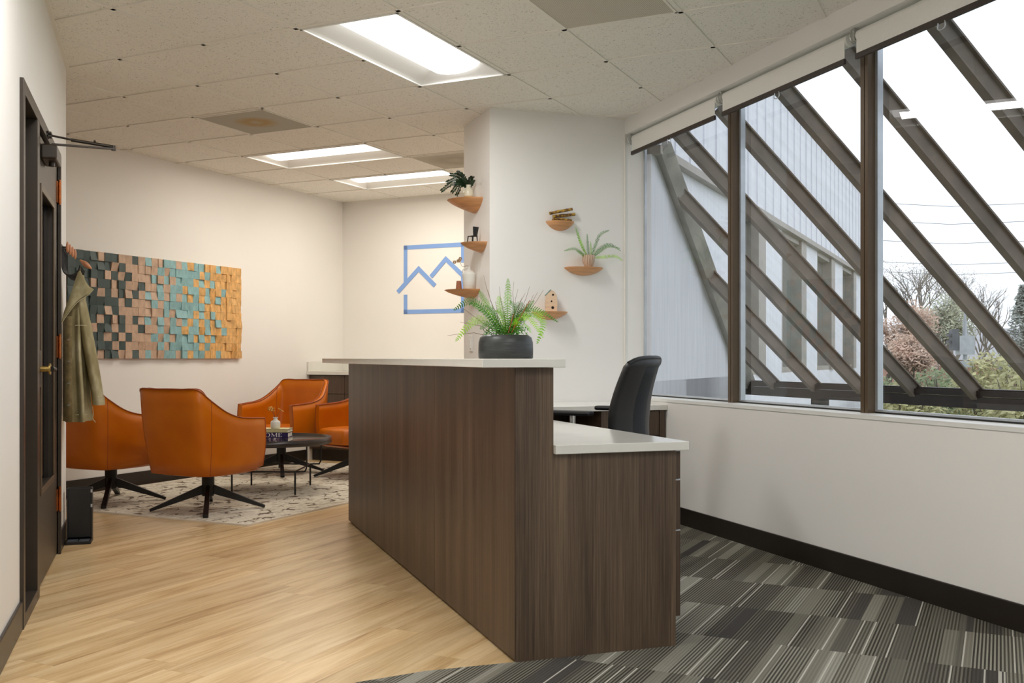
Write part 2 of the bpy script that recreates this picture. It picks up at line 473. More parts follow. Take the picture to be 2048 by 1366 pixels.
# walls
b = MB()
b.box(XD-.15, XD, YB, 4.46, 0, TOP); b.box(XD-.15, XD, 6.03, YD, 0, TOP); b.box(XD-.15, XD, 4.46, 6.03, 2.13, TOP)
b.box(-3.0, XD-.15, YD-.15, YD, 0, TOP)
struct(b.build('wall_left', M['paint']))
b = MB(); b.box(-2.2, -2.05, YB, YD-.15, 0, TOP); b.box(-2.05, XD-.15, YB, YB+.1, 0, TOP)
struct(b.build('wall_corridor', M['paint']))
b = MB(); L0 = -3.0; 
b.prism([(L0, L0+KA), ((KB-KA)/2, (KB+KA)/2), ((KB-KA)/2, (KB+KA)/2+.25), (L0-.2, L0+KA)], 0, TOP)
struct(b.build('wall_artwork', M['paint']))
b = MB(); b.prism([((KB-KA)/2, (KB+KA)/2), (3.4, KB-3.4), (3.6, KB-3.4), ((KB-KA)/2, (KB+KA)/2+.25)], 0, TOP)
struct(b.build('wall_logo', M['paint']))
b = MB(); b.box(XC, XW+.01, YS, 7.22, 0, TOP); b.box(XW+.01, XW+.17, YS, KB-3.2, 0, TOP)
struct(b.build('wall_shelves', M['paint']))
b = MB(); b.box(XD, XW, YB-.15, YB, 0, TOP)
struct(b.build('wall_back', M['paint']))
for y0, y1, z0, z1 in ((YB, YS, 0, ZS-.02), (YB, YS, 2.675, TOP), (YB, -1.9, ZS-.02, 2.675)):
    b = MB(); b.box(XW, XW+.17, y0, y1, z0, z1); struct(b.build('wall_windows', M['paint']))
b = MB(); b.box(XW-.004, XW+.17, -1.9, YS, ZS-.02, ZS)
struct(b.build('trim_1', M['trim_white']))
# unseen roof slab, added so sky light does not leak in above the tiles
b = MB(); b.prism([(-3.2, YB-.15), (XW+.17, YB-.15), (XW+.17, 10.1), (1.9, 11.6), (-3.2, 6.6)], TOP, TOP+.1)
struct(b.build('ceiling', M['concrete']))

# ceiling tiles and grid on the 45 degree module
G = .6246; AU, AV = .512, .4506
LIGHTS = [((6, 8), (-6, -5), 'u', 0), ((10, 11), (-10, -8), 'v', 1), ((12, 13), (-10, -8), 'v', 1),
          ((1, 3), (-1, 0), 'u', 0), ((2, 4), (-5, -4), 'u', 0), ((-2, 0), (-1, 0), 'u', 0)]
PANELS = [((8, 9), (-9, -8), 'stain'), ((11, 12), (-8, -7), 'streak'), ((6, 7), (-4, -3), 'vent')]
skip = set()
for (a0, a1), (c0, c1), _, _ in LIGHTS:
    for i in range(a0, a1):
        for j in range(c0, c1): skip.add((i, j))
for (a0, a1), (c0, c1), _ in PANELS: skip.add((a0, c0))
import bmesh
def clip(bm):
    for co, no in (((XW+.02, 0, 0), (1, 0, 0)), ((0, KA+.06, 0), (-1, 1, 0)), ((0, KB+.06, 0), (1, 1, 0)), ((0, YB-.05, 0), (0, -1, 0)), ((-3.05, 0, 0), (-1, 0, 0))):
        bmesh.ops.bisect_plane(bm, geom=bm.verts[:]+bm.edges[:]+bm.faces[:], plane_co=co, plane_no=no, clear_outer=True)
def bm_obj(bm, name, mat):
    me = bpy.data.meshes.new(name); bm.to_mesh(me); bm.free(); me.materials.append(mat)
    o = bpy.data.objects.new(name, me); C.objects.link(o); return struct(o)
bm = bmesh.new()
for i in range(-6, 16):
    for j in range(-16, 8):
        if (i, j) in skip: continue
        q = [UV(AU+(i+a)*G, AV+(j+c)*G) for a, c in ((0, 0), (0, 1), (1, 1), (1, 0))]
        # both windings are fine, the tile is a thin slab seen from below
        bm.faces.new([bm.verts.new((x, y, H+.006)) for x, y in q])
clip(bm); bm_obj(bm, 'ceiling', M['tile'])
bm = bmesh.new()
def strip(u0, u1, v0, v1):
    q = [UV(u0, v0), UV(u1, v0), UV(u1, v1), UV(u0, v1)]
    lo = [bm.verts.new((x, y, H)) for x, y in q]; hi = [bm.verts.new((x, y, H+.012)) for x, y in q]
    bm.faces.new(lo); bm.faces.new(hi[::-1])
    for k in range(4): bm.faces.new([lo[k], lo[(k+1) % 4], hi[(k+1) % 4], hi[k]])
HW = .012
for i in range(-6, 17):
    for j in range(-16, 8):
        if (i-1, j) in skip and (i, j) in skip and not ({(i-1, j), (i, j)} & {(p[0][0], p[1][0]) for p in PANELS}): pass
        else: strip(AU+i*G-HW, AU+i*G+HW, AV+j*G-HW, AV+(j+1)*G+HW)
        if (i, j-1) in skip and (i, j) in skip and not ({(i, j-1), (i, j)} & {(p[0][0], p[1][0]) for p in PANELS}): pass
        else: strip(AU+i*G-HW, AU+(i+1)*G+HW, AV+j*G-HW, AV+j*G+HW)
clip(bm); bm_obj(bm, 'trim_2', M['tbar'])
# wall angle where the tiles meet door and window walls
b = MB(); b.box(XD, XD+.022, YB, YD, H-.001, H+.01); b.box(XD-2.4, XD+.022, YD, YD+.022, H-.001, H+.01)
b.box(XC, XW, YS-.022, YS, H-.001, H+.01)
struct(b.build('trim_3', M['tbar']))

# fixtures
for n, ((a0, a1), (c0, c1), ax, warm) in enumerate(LIGHTS):
    uc = AU+(a0+a1)/2*G; vc = AV+(c0+c1)/2*G
    lab = ['large ceiling light nearest the camera above the reception desk', 'ceiling light over the lounge, left of the two small bright ones',
           'ceiling light over the lounge nearest the logo wall', 'ceiling light above and ahead of the camera by the windows',
           'ceiling light above the door side, out in front of the desk', 'ceiling light behind the camera'][n]
    x, y = UV(uc, vc)
    t = thing('ceiling_light', lab, 'ceiling light', (x, y, H), R(45) if ax == 'u' else R(-45), 'recessed ceiling lights')
    hl, hw = G-.014, G/2-.014          # half length (x) and half width (y)
    # frame lip
    b = MB()
    for s_ in (-1, 1):
        b.box(-hl, hl, s_*hw-.012 if s_ > 0 else -hw, s_*hw if s_ > 0 else -hw+.012, -.004, .004)
        b.box(s_*hl-.012 if s_ > 0 else -hl, s_*hl if s_ > 0 else -hl+.012, -hw, hw, -.004, .004)
    b.build('frame', M['reflector'], t)
    # sloped reflector trough, open below
    b = MB(); d = .075; iw = .165; il = hl-.085
    P = [(-hl, -hw, 0), (hl, -hw, 0), (hl, hw, 0), (-hl, hw, 0), (-il, -iw, d), (il, -iw, d), (il, iw, d), (-il, iw, d)]
    b.add(P, [(0, 1, 5, 4), (1, 2, 6, 5), (2, 3, 7, 6), (3, 0, 4, 7), (4, 5, 6, 7)])
    b.add([(p[0], p[1], p[2]+.012) for p in P], [(0, 4, 5, 1), (1, 5, 6, 2), (2, 6, 7, 3), (3, 7, 4, 0), (4, 7, 6, 5)])
    b.build('reflector', M['reflector'], t)
    # arched lens
    b = MB(); rings = []
    K = 10
    for q in range(13):
        xx = lerp(-il-.0, il+.0, q/12)
        e = 1.0
        rings.append([(xx, -iw*math.cos(math.pi*j/K), d-.004-.052*e*math.sin(math.pi*j/K)) for j in range(K+1)])
    b.loft(rings, closed=False)
    for xx in (-il, il):
        e = [(xx, -iw*math.cos(math.pi*j/K), d-.004-.052*math.sin(math.pi*j/K)) for j in range(K+1)]
        b.add(e, [tuple(range(K+1))])
    b.build('diffuser', M['lamp_warm' if warm else 'lamp'], t)
    la = bpy.data.lights.new('lamp', 'AREA'); la.shape = 'RECTANGLE'; la.size = 2*il-.10; la.size_y = .22
    la.energy = LAMP_W*(.68 if warm else 1.0); la.color = LAMP_WARM if warm else LAMP_COOL
    lo = bpy.data.objects.new('lamp', la); C.objects.link(lo); lo.parent = t; lo.location = (0, 0, .016)
for (a0, a1), (c0, c1), kd in PANELS:
    x, y = UV(AU+(a0+.5)*G, AV+(c0+.5)*G)
    hw = G/2-.013
    b = MB(); b.box(-hw, hw, -hw, hw, -.001, .010)
    if kd == 'stain':
        t = thing('ceiling_panel', 'grey ceiling panel with a round brown water stain', 'ceiling panel', (x, y, H), R(45))
        b.build('panel', M['stain_tile'], t)
    elif kd == 'streak':
        t = thing('ceiling_panel', 'smooth streaked ceiling panel half hidden behind the shelf wall', 'ceiling panel', (x, y, H), R(45))
        b.build('panel', M['streak_tile'], t)
    else:
        t = thing('ceiling_vent', 'perforated metal return vent at the top edge of the ceiling', 'vent', (x, y, H), R(45))
        b.build('perforated_plate', M['perf'], t)
    b = MB()
    for s_ in (-1, 1):
        b.box(-hw, hw, min(s_*hw, s_*(hw-.012)), max(s_*hw, s_*(hw-.012)), -.004, -.001); b.box(min(s_*hw, s_*(hw-.012)), max(s_*hw, s_*(hw-.012)), -hw, hw, -.004, -.001)
    b.build('frame', M['tbar'], t)

# baseboards
b = MB(); b.box(XW-.012, XW, YB, 5.95, .0, .115); struct(b.build('baseboard_windows', M['black_base'], bevel=.004))
b = MB(); b.box(XD, XD+.012, YB, 4.42, 0, .115); b.box(XD, XD+.012, 6.06, YD, 0, .115); b.box(-3, XD, YD, YD+.012, 0, .115); struct(b.build('baseboard_left', M['black_base'], bevel=.004))
def bb(p, q, t_, z1): 
    b = MB(); p = Vector(p); q = Vector(q); n = Vector((q-p).orthogonal()).normalized() if False else Vector(((q-p).y, -(q-p).x)).normalized()
    b.prism([tuple(p), tuple(q), tuple(q+n*t_), tuple(p+n*t_)], 0, z1); return b
struct(bb((L0, L0+KA), ((KB-KA)/2-.47, (KB+KA)/2-.47), .012, .115).build('baseboard_artwork', M['black_base']))
struct(bb((3.15, KB-3.15), (3.16, KB-3.16), .012, .115).build('baseboard_logo', M['black_base']))

# ---------------------------------------------------------------- windows
YM = [5.355, 4.125, 2.895, 1.665, .435, -.795]
XG = 3.34
edges = [6.60]+YM+[-1.9]
for n in range(len(edges)-1):
    y1, y0 = edges[n], edges[n+1]
    y1 -= .0275 if n else 0; y0 += .0275 if n < len(edges)-2 else 0
    t = bpy.data.objects.new('window_%d' % (n+1), None); C.objects.link(t); t.location = (XG, (y0+y1)/2, ZS); struct(t)
    hy = (y1-y0)/2; zt = 2.675-ZS
    b = MB(); fw = .018
    b.box(-.02, .012, -hy, -hy+fw, 0, zt); b.box(-.02, .012, hy-fw, hy, 0, zt)
    b.box(-.02, .012, -hy+fw, hy-fw, 0, fw); b.box(-.02, .012, -hy+fw, hy-fw, zt-fw, zt)
    b.build('window_frame', M['alu'], t)
    b = MB(); b.box(-.021, -.014, -hy, hy, 0, .008); b.build('gasket', M['plastic_black'], t)
    b = MB(); b.add([(0, -hy+fw, fw), (0, hy-fw, fw), (0, hy-fw, zt-fw), (0, -hy+fw, zt-fw)], [(0, 1, 2, 3)])
    b.build('pane', M['glass'], t)
for n, ym in enumerate(YM):
    b = MB(); b.box(3.28, 3.325, ym-.0275, ym+.0275, ZS, 2.675); b.box(3.276, 3.28, ym-.0275, ym-.004, ZS, 2.675)
    b.box(3.276, 3.28, ym+.001, ym+.0275, ZS, 2.675)
    struct(b.build('trim_%d' % (n+4), M['bronze_frame']))
b = MB(); b.box(XW-.006, XW, YS-.012, YS, ZS, 2.675)
struct(b.build('trim_10', M['tbar']))

# roller shades
sh_lab = ['white roller shade over the far left window pane beside the shelf wall', 'white roller shade over the middle window pane',
          'white roller shade over the nearest visible window pane at the right edge', 'white roller shade beside the camera', 'white roller shade behind the camera', 'last white roller shade by the back wall']
for n in range(6):
    y1 = edges[n]-(.05 if n == 0 else .035); y0 = edges[n+1]+.035
    if n == 1: y0 += 0
    t = thing('roller_shade', sh_lab[n], 'roller shade', (XW+.055, (y0+y1)/2, 2.635), 0, 'roller shades along the window wall')
    hy = (y1-y0)/2
    b = MB(); b.tube([(0, -hy, 0), (0, hy, 0)], .030, 16); b.build('roller', M['shade'], t)
    b = MB(); b.box(-.030, -.0285, -hy+.01, hy-.01, -.092, 0); b.build('fabric', M['shade'], t)
    b = MB(); b.box(-.036, -.022, -hy+.008, hy-.008, -.118, -.092); b.build('hem_bar', M['hem'], t)
    b = MB(); b.tube(cat1([(-.02, hy+.012, .038), (-.045, hy+.012, .02), (-.046, hy+.012, -.02), (-.02, hy+.012, -.038)], 4), .004, 6)
    b.box(-.03, .03, hy+.004, hy+.010, -.035, .038); b.build('bracket', M['chrome'], t)
    b = MB(); b.tube(cat1([(-.035, .02, -.116), (-.036, .022, -.142), (-.036, .0, -.150), (-.036, -.022, -.142), (-.035, -.02, -.116)], 4), .0025, 6)
    b.build('pull_ring', M['alu'], t)

# ---------------------------------------------------------------- door with sidelight
t = bpy.data.objects.new('door_1', None); C.objects.link(t); t.location = (XD, 4.40, 0); struct(t)
pr = .015
b = MB()
b.box(-.15, pr, 0, .055, 0, 2.175); b.box(-.15, pr, 1.63, 1.665, 0, 2.175); b.box(-.15, pr, .055, 1.63, 2.12, 2.175)
b.box(-.15, pr, .49, .575, 0, 2.12); b.box(-.15, pr, .055, .49, 0, .05)
b.build('door_frame', M['dark_bronze'], t, bevel=.002)
b = MB(); b.box(-.075, -.07, .055, .49, .05, 2.12); b.build('sidelight_glass', M['glass_dark'], t)
b = MB()                                     # leaf with a tall lite
y0, y1, z0, z1 = .585, 1.62, .01, 2.108; a0, a1, c0, c1 = .76, 1.38, .45, 1.86
b.box(-.052, -.004, y0, a0, z0, z1); b.box(-.052, -.004, a1, y1, z0, z1); b.box(-.052, -.004, a0, a1, z0, c0); b.box(-.052, -.004, a0, a1, c1, z1)
leaf = b.build('door_leaf', M['dark_bronze'], t)
b = MB()
b.box(-.004, .006, a0-.02, a0+.012, c0-.02, c1+.02); b.box(-.004, .006, a1-.012, a1+.02, c0-.02, c1+.02)
b.box(-.004, .006, a0+.012, a1-.012, c0-.02, c0+.012); b.box(-.004, .006, a0+.012, a1-.012, c1-.012, c1+.02)
b.build('glazing_bead', M['bronze_frame'], leaf, bevel=.003)
b = MB(); b.box(-.032, -.026, a0, a1, c0, c1); b.build('door_glass', M['glass_dark'], leaf)
hd = MB(); hy, hz = .665, 1.02
hd.box(-.004, .010, hy-.03, hy+.03, hz-.085, hz+.085)
hp = hd.build('door_handle', M['black_metal'], leaf, bevel=.004)
hd = MB(); hd.tube([(.01, hy, hz), (.045, hy, hz)], .013, 12); hd.tube([(.045, hy, hz-.0), (.052, hy, hz)], .026, 16); hd.build('rosette', M['brass'], hp)
hd = MB(); hd.tube([(.055, hy-.005, hz), (.058, hy+.03, hz), (.058, hy+.12, hz-.004)], [.012, .012, .011], 10)
hd.build('lever', M['black_metal'], hp)
for hzz in (1.97, 1.13, .30):
    hb = MB(); hb.box(-.003, .002, 1.58, 1.62, hzz-.058, hzz+.058)
    for q in range(5): hb.tube([(.010, 1.626, hzz-.058+q*.0235), (.010, 1.626, hzz-.058+q*.0235+.0215)], .0085, 10)
    hb.tube([(.010, 1.626, hzz-.066), (.010, 1.626, hzz+.066)], .005, 8); hb.tube([(.010, 1.626, hzz+.062), (.010, 1.626, hzz+.070)], .008, 8)
    hb.build('hinge', M['copper'], t)
# closer
cl = MB(); cl.box(-.004, .066, .80, 1.03, 2.005, 2.075)
cb = cl.build('door_closer', M['dark_bronze'], leaf, bevel=.008)
cl = MB(); cl.tube([(.035, .90, 1.985), (.035, .90, 2.09)], .014, 12)
cl.bar((.035, .90, 2.092), (.318, .90, 2.088), .02, .008); cl.build('closer_arm', M['dark_bronze'], cb)
cl = MB(); cl.tube([(.02, .91, 2.137), (.16, .905, 2.115)], .005, 8); cl.tube([(.12, .907, 2.12), (.31, .90, 2.098)], .008, 8); cl.tube([(.31, .9, 2.08), (.31, .9, 2.104)], .011, 10)
cl.ball((.225, .904, 2.12), .006); cl.build('closer_rod', M['dark_bronze'], cb)
cl = MB(); cl.box(pr, .034, .885, .935, 2.125, 2.133); cl.box(pr, .034, .885, .935, 2.141, 2.149); cl.box(pr, pr+.005, .885, .935, 2.122, 2.152); cl.build('closer_bracket', M['dark_bronze'], cb)

# ================================================================ reception desk
DX0, DX1, DY0, DY1 = 1.18, 1.325, 3.34, 6.60
DX2 = 1.83
t = thing('reception_desk', 'tall dark walnut reception desk with vertical grain panels', 'reception desk', (DX0, DY0, 0))
seams = [0, 1.09, 2.24, DY1-DY0]
for i in range(3):
    b = MB(); b.box(0, .02, seams[i]+.0015, seams[i+1]-.0015, .012, 1.036); b.build('front_panel', M['laminate'], t, bevel=.001)
b = MB(); b.box(.004, DX1-DX0, -.0, .02, .006, 1.036); b.box(DX1-DX0, DX2-DX0-.018, 0, .02, .006, .729)
b.build('end_panel', M['laminate_edge'], t)
b = MB(); b.box(.02, DX1-DX0, .02, DY1-DY0, .0, 1.036); b.build('riser_core', M['laminate'], t)
b = MB(); b.box(DX1-DX0, DX1-DX0+.46, DY1-DY0-.02, DY1-DY0, 0, .729); b.build('end_panel', M['laminate'], t)
b = MB(); b.box(-.13, .178, -.035, DY1-DY0+.27, 1.037, 1.067)
o = b.build('transaction_counter', M['white_quartz'], bevel=.002, loc=(DX0, DY0, 0)); tag(o, 'long narrow white quartz counter capping the tall desk front', 'countertop')
b = MB(); b.box(0, .53, -.022, DY1-DY0+.0, .730, .762)
o = b.build('desk_worktop', M['white_quartz'], bevel=.002, loc=(DX1+.0005, DY0, 0)); tag(o, 'white quartz worktop at sitting height behind the reception desk', 'countertop')
t = thing('drawer_pedestal', 'dark walnut drawer pedestal under the near end of the white worktop', 'drawer unit', (DX1+.01, DY0+.021, 0))
b = MB(); b.box(0, .475, 0, .45, .08, .728); b.box(.02, .43, .0, .45, 0, .08); b.build('carcass', M['laminate'], t)
for z0, z1 in ((.114, .43), (.436, .617), (.623, .725)):
    b = MB(); b.box(.477, .497, -.019, .45, z0, z1); d_ = b.build('drawer', M['laminate'], t, bevel=.001)
    b = MB(); b.box(.477, .4975, -.0195, .45, z1, z1+.004); b.build('drawer_pull', M['alu'], d_)

# ================================================================ back counter by the shelf wall
b = MB(); b.box(XC+.005, XW-.002, 5.955, YS-.002, .728, .762)
o = b.build('back_worktop', M['white_quartz'], bevel=.002); tag(o, 'white worktop along the shelf wall behind the office chair', 'countertop')
t = thing('drawer_cabinet', 'dark walnut drawer cabinet under the white worktop by the window wall', 'cabinet', (2.70, 5.97, 0))
b = MB(); b.box(0, .46, .02, .62, .09, .727); b.box(.02, .46, .07, .62, 0, .09); b.box(.0, .06, 0, .02, .09, .727)
b.box(.42, .46, 0, .02, .09, .727); b.build('carcass', M['laminate'], t)
b = MB(); b.box(-.001, .059, -.002, 0, .09, .727); b.build('filler_strip', M['laminate_edge'], t)
for z0, z1 in ((.10, .33), (.335, .56), (.565, .722)):
    b = MB(); b.box(.065, .415, 0, .019, z0, z1); b.build('drawer', M['laminate'], t, bevel=.001)
t = thing('knee_panel', 'dark panel closing the knee space beneath the back worktop', 'panel', (XC+.01, 6.55, 0))
b = MB(); b.box(0, .54, 0, .02, 0, .727); b.build('panel', M['laminate'], t)

# office chair
t = thing('office_chair', 'black mesh-back office chair turned away behind the white worktop', 'office chair', (2.26, 5.06, .006), R(38.3))
by = -.23
def back_shell(wf, zf, t0):
    rings = []
    for i in range(13):
        s_ = i/12; z = lerp(.50, 1.065, s_)
        wdt = lerp(.215, .235, min(1, s_*2)) if s_ < .5 else lerp(.235, .19, (s_-.5)*2)
        lean = by-.05-.045*s_**1.3+.045*math.sin(s_*math.pi*1.1)
        row = []
        for j in range(13):
            a = lerp(-1, 1, j/12)
            x = a*wdt*wf; y = lean+.055*a*a+t0
            zz = z-(.03*abs(a)**4 if i == 12 else 0)
            row.append((x, y, zz))
        rings.append(row)
    return rings
b = MB(); b.loft(back_shell(1, 1, 0), closed=False); b.build('backrest', M['plastic_black'], t, solid=.022)
b = MB(); b.loft(back_shell(.72, 1, -.014)[0:12], closed=False); b.build('backrest_mesh', M['mesh_black'], t, solid=.006)
b = MB(); rr = back_shell(1.0, 1, 0); b.tube([rr[12][j] for j in range(13)], .012, 8); b.build('top_rail', M['plastic_black'], t)
b = MB(); b.tube([(0, by-.04, .62), (0, by-.07, .5), (0, by+.05, .42), (0, 0, .41)], [.02, .03, .035, .03], 10); b.build('back_support', M['plastic_black'], t)
b = MB(); b.box(-.24, .24, -.22, .25, .44, .51); b.build('seat', M['mesh_black'], t, bevel=.03)
for s_ in (-1, 1):
    b = MB(); b.box(min(s_*.25, s_*.32), max(s_*.25, s_*.32), -.12, .15, .765, .79); ap = b.build('armrest', M['plastic_black'], t, bevel=.011)
    b = MB(); b.tube([(s_*.285, -.01, .766), (s_*.29, -.01, .60), (s_*.28, 0, .47), (s_*.18, 0, .425)], [.016, .018, .02, .018], 10); b.build('arm_post', M['chrome'], ap)
b = MB(); b.tube([(0, 0, .10), (0, 0, .30)], .028, 14); b.tube([(0, 0, .28), (0, 0, .44)], .018, 14); b.box(-.09, .09, -.09, .09, .41, .44); b.build('gas_column', M['plastic_black'], t)
for k_ in range(5):
    a = 2*math.pi*k_/5+.3; cx, cy = math.cos(a), math.sin(a)
    b = MB(); b.taper((0, 0, .115), (cx*.30, cy*.30, .075), .05, .045, .035, .025); lg = b.build('leg', M['plastic_black'], t)
    b = MB(); b.tube([(cx*.30-cy*.012, cy*.30+cx*.012, .028), (cx*.30+cy*.012, cy*.30-cx*.012, .028)], .028, 14); b.tube([(cx*.3, cy*.3, .03), (cx*.3, cy*.3, .075)], .007, 6); b.build('caster', M['plastic_black'], lg)

# ================================================================ lounge
# rug
b = MB(); u0, u1, v0, v1 = 5.08, 8.40, -4.32, -6.44
poly = [UV(u0, v0), UV(u1, v0), UV(u1, v1), UV(u0, v1)]
b.prism(poly, .0005, .010)
o = b.build('area_rug', M['rug']); tag(o, 'cream rug with scattered brown brushstroke marks under the orange chairs', 'rug')
b = MB()
q = [Vector(p) for p in poly]
for i in range(4): b.bar((*q[i], .006), (*q[(i+1) % 4], .006), .012, .011)
b.build('bound_edge', plain('pale_rug_binding', (226, 216, 202), .9), o)

def shell_rows():
    half = [  # bottom xy, top xyz
        ((.292, .226, .30), (.302, .238, .634)),
        ((.308, .10, .287), (.322, .11, .641)),
        ((.308, -.03, .28), (.331, -.05, .655)),
        ((.292, -.17, .278), (.328, -.18, .695)),
        ((.262, -.262, .275), (.296, -.290, .772)),
        ((.210, -.302, .275), (.252, -.375, .848)),
        ((.10, -.315, .275), (.115, -.392, .850)),
        ((0, -.318, .275), (0, -.397, .852))]
    full = half+[((-a[0], a[1], a[2]), (-c[0], c[1], c[2])) for a, c in half[-2::-1]]
    bot = cat1([p[0] for p in full], 4); tp = cat1([p[1] for p in full], 4)
    return bot, tp
def chair_meshes(base_rot):
    bot, tp = shell_rows(); n = len(bot); K = 7
    def surf(off):
        rows = []
        for i in range(n):
            a, c = bot[i], tp[i]
            p0 = bot[max(i-1, 0)]; p1 = bot[min(i+1, n-1)]
            nr = Vector(((p1-p0).y, -(p1-p0).x, 0)).normalized()   # outward check below
            if nr.dot(Vector((a.x, a.y+.02, 0))) < 0: nr = -nr
            col = []
            for k in range(K):
                s_ = k/(K-1); p = a.lerp(c, s_)
                bulge = .016*math.sin(math.pi*s_)
                q_ = p+nr*(bulge-off)
                col.append(q_)
            rows.append(col)
        return rows
    out, inn = surf(0), surf(.042)
    b = MB()
    rings = []
    for i in range(n):
        rings.append(out[i]+inn[i][::-1])
    b.loft(rings, True, True)
    lower = [out[i][0] for i in range(n)]
    shell = b
    pan = MB()
    lo = [Vector((p.x*.97, p.y*.97, .282)) for p in lower]; l2 = [Vector((p.x*.8, p.y*.8, .262)) for p in lower]
    pan.loft([[v for v in lo], [v for v in l2]], True, True)
    pip = MB()
    pip.tube([out[i][-1]+Vector((0, 0, .002)) for i in range(n)], .0045, 6)
    pip.tube([inn[i][-1]+Vector((0, 0, .002)) for i in range(n)], .0035, 6)
    for e in (0, n-1): pip.tube([out[e][k] for k in range(K)], .004, 6)
    for st in (16, n-1-16): pip.tube([out[st][k]+Vector((0, 0, 0)) for k in range(K)], .0022, 5); pip.tube([inn[st][k] for k in range(K)], .0025, 5)
    seat = MB(); rg = []
    fp = [(-.215, -.23), (0, -.26), (.215, -.23), (.232, -.05), (.225, .22), (.18, .285), (0, .30), (-.18, .285), (-.225, .22), (-.232, -.05)]
    for z, sc in ((.30, .97), (.33, 1), (.40, 1), (.43, .96), (.438, .80)):
        rg.append([(x*sc, y*sc+.005, z) for x, y in fp])
    seat.loft(rg)
    post = MB(); post.tube([(0, 0, .272), (0, 0, .262), (0, 0, .13), (0, 0, .10)], [.055, .043, .042, .040], 16)
    legs = []
    for k in range(4):
        a = base_rot+k*math.pi/2; cx, cy = math.cos(a), math.sin(a)
        l = MB(); l.taper((cx*.02, cy*.02, .150), (cx*.385, cy*.385, .011), .026, .062, .036, .018); legs.append(l)
    return shell, pan, pip, seat, post, legs
CH = [('orange leather swivel chair seen from behind, nearest the camera in front of the coffee table', -2.12, 7.07, 26),
      ('orange leather swivel chair seen from behind, half hidden by the hanging jacket', -2.96, 7.48, 27),
      ('orange leather swivel chair facing the camera in front of the artwork wall corner', -2.13, 9.36, -155),
      ('orange leather swivel chair partly cut off by the left edge of the reception desk', -1.388, 9.106, -135)]
for lab, lat, dep, phi in CH:
    x, y = wd(lat, dep); th = YAW+phi
    t = thing('swivel_chair', lab, 'armchair', (x, y, .0105), R(-th), 'orange lounge chairs')
    base = R(-5-YAW*0)+R(th)
    sh, pan, pip, seat, post, legs = chair_meshes(base)
    s_ = sh.build('shell', M['leather'], t); pip.build('piping', M['piping'], s_)
    pan.build('seat_pan', M['leather'], t); seat.build('seat_cushion', M['leather'], t, bevel=.012)
    post.build('pedestal', M['black_metal'], t)
    for l in legs: l.build('leg', M['black_metal'], t, bevel=.002)

# coffee table
x, y = wd(-1.92, 8.14)
t = thing('coffee_table', 'round black coffee table with raised rim and thin wire legs', 'coffee table', (x, y, .0105), R(-YAW))
b = MB(); b.lathe([(.46, .375), (.466, .38), (.466, .425), (.458, .425), (.455, .402), (0, .400)], n=64); b.build('tabletop', plain('dark_tray_top', (46, 38, 36), .28), t)
for dy in (-.29, .30):
    b = MB(); b.tube(cat1([(-.33, dy, .378), (-.33, dy, .24), (-.32, dy, .19), (-.28, dy, .178), (0, dy, .178), (.28, dy, .178), (.32, dy, .19), (.33, dy, .24), (.33, dy, .378)], 4), .006, 8)
    b.build('wire_frame', M['black_metal'], t)
    for sx in (-.25, .24):
        b = MB(); b.tube([(sx, dy, .178), (sx, dy, .0)], .0075, 8); b.build('leg', M['black_metal'], t)
for sx in (-.25, .24):
    b = MB(); b.tube([(sx, -.29, .178), (sx, .30, .178)], .006, 8); b.build('crossbar', M['black_metal'], t)
TZ = .0105+.402
# books: spines to the camera
bx, byy = wd(-1.755, 7.93)
def book(label, x1, yoff, z0, th, ln, dp, cover, rz, name='book'):
    o = thing(name, label, 'book', (*wd(-1.755+x1, 7.93+yoff), z0), R(-YAW+rz), 'books stacked on the coffee table')
    b = MB(); b.box(-ln, 0, 0, .004, 0, th); b.box(-ln, 0, 0, dp, 0, .003); b.box(-ln, 0, 0, dp, th-.003, th); cv = b.build('cover', cover, o)
    b = MB(); b.box(-ln+.004, -.004, .004, dp-.004, .003, th-.003); b.build('pages', M['pages'], o)
    return o
book('bottom book of the stack with a photo spine', .003, -.005, TZ, .034, .27, .19, M['book_photo'], 0)
bk = book('navy blue book with large white serif HOME on its spine, middle of the stack', 0, .006, TZ+.0345, .038, .262, .185, M['book_blue'], 1)
book('cream covered book on top of the stack under the white bud vase', -.004, .012, TZ+.073, .027, .262, .18, M['book_cream'], -1)
b = MB(); lt = .030
def stroke(x0, z0, x1, z1, w_): 
    d = Vector((x1-x0, 0, z1-z0)).normalized(); n_ = Vector((-d.z, 0, d.x))*w_/2
    b.add([(x0+n_.x, -.0006, z0+n_.z), (x0-n_.x, -.0006, z0-n_.z), (x1-n_.x, -.0006, z1-n_.z), (x1+n_.x, -.0006, z1+n_.z)], [(0, 1, 2, 3)])
zb = .005; X0 = -.235
# H
for dx in (0, .024): stroke(X0+dx, zb, X0+dx, zb+lt, .0058); stroke(X0+dx-.006, zb+.0008, X0+dx+.006, zb+.0008, .0014); stroke(X0+dx-.006, zb+lt-.0008, X0+dx+.006, zb+lt-.0008, .0014)
stroke(X0, zb+lt/2, X0+.024, zb+lt/2, .0018)
# O
cx = X0+.052; ns = 24
for i in range(ns):
    a0, a1 = 2*math.pi*i/ns, 2*math.pi*(i+1)/ns
    P = []
    for a, k in ((a0, 1), (a1, 1), (a1, 0), (a0, 0)):
        rx, rz_ = (.0155, .0155) if k else (.0100, .0140)
        P.append((cx+rx*math.cos(a), -.0006, zb+lt/2+rz_*math.sin(a)))
    b.add(P, [(0, 1, 2, 3)])
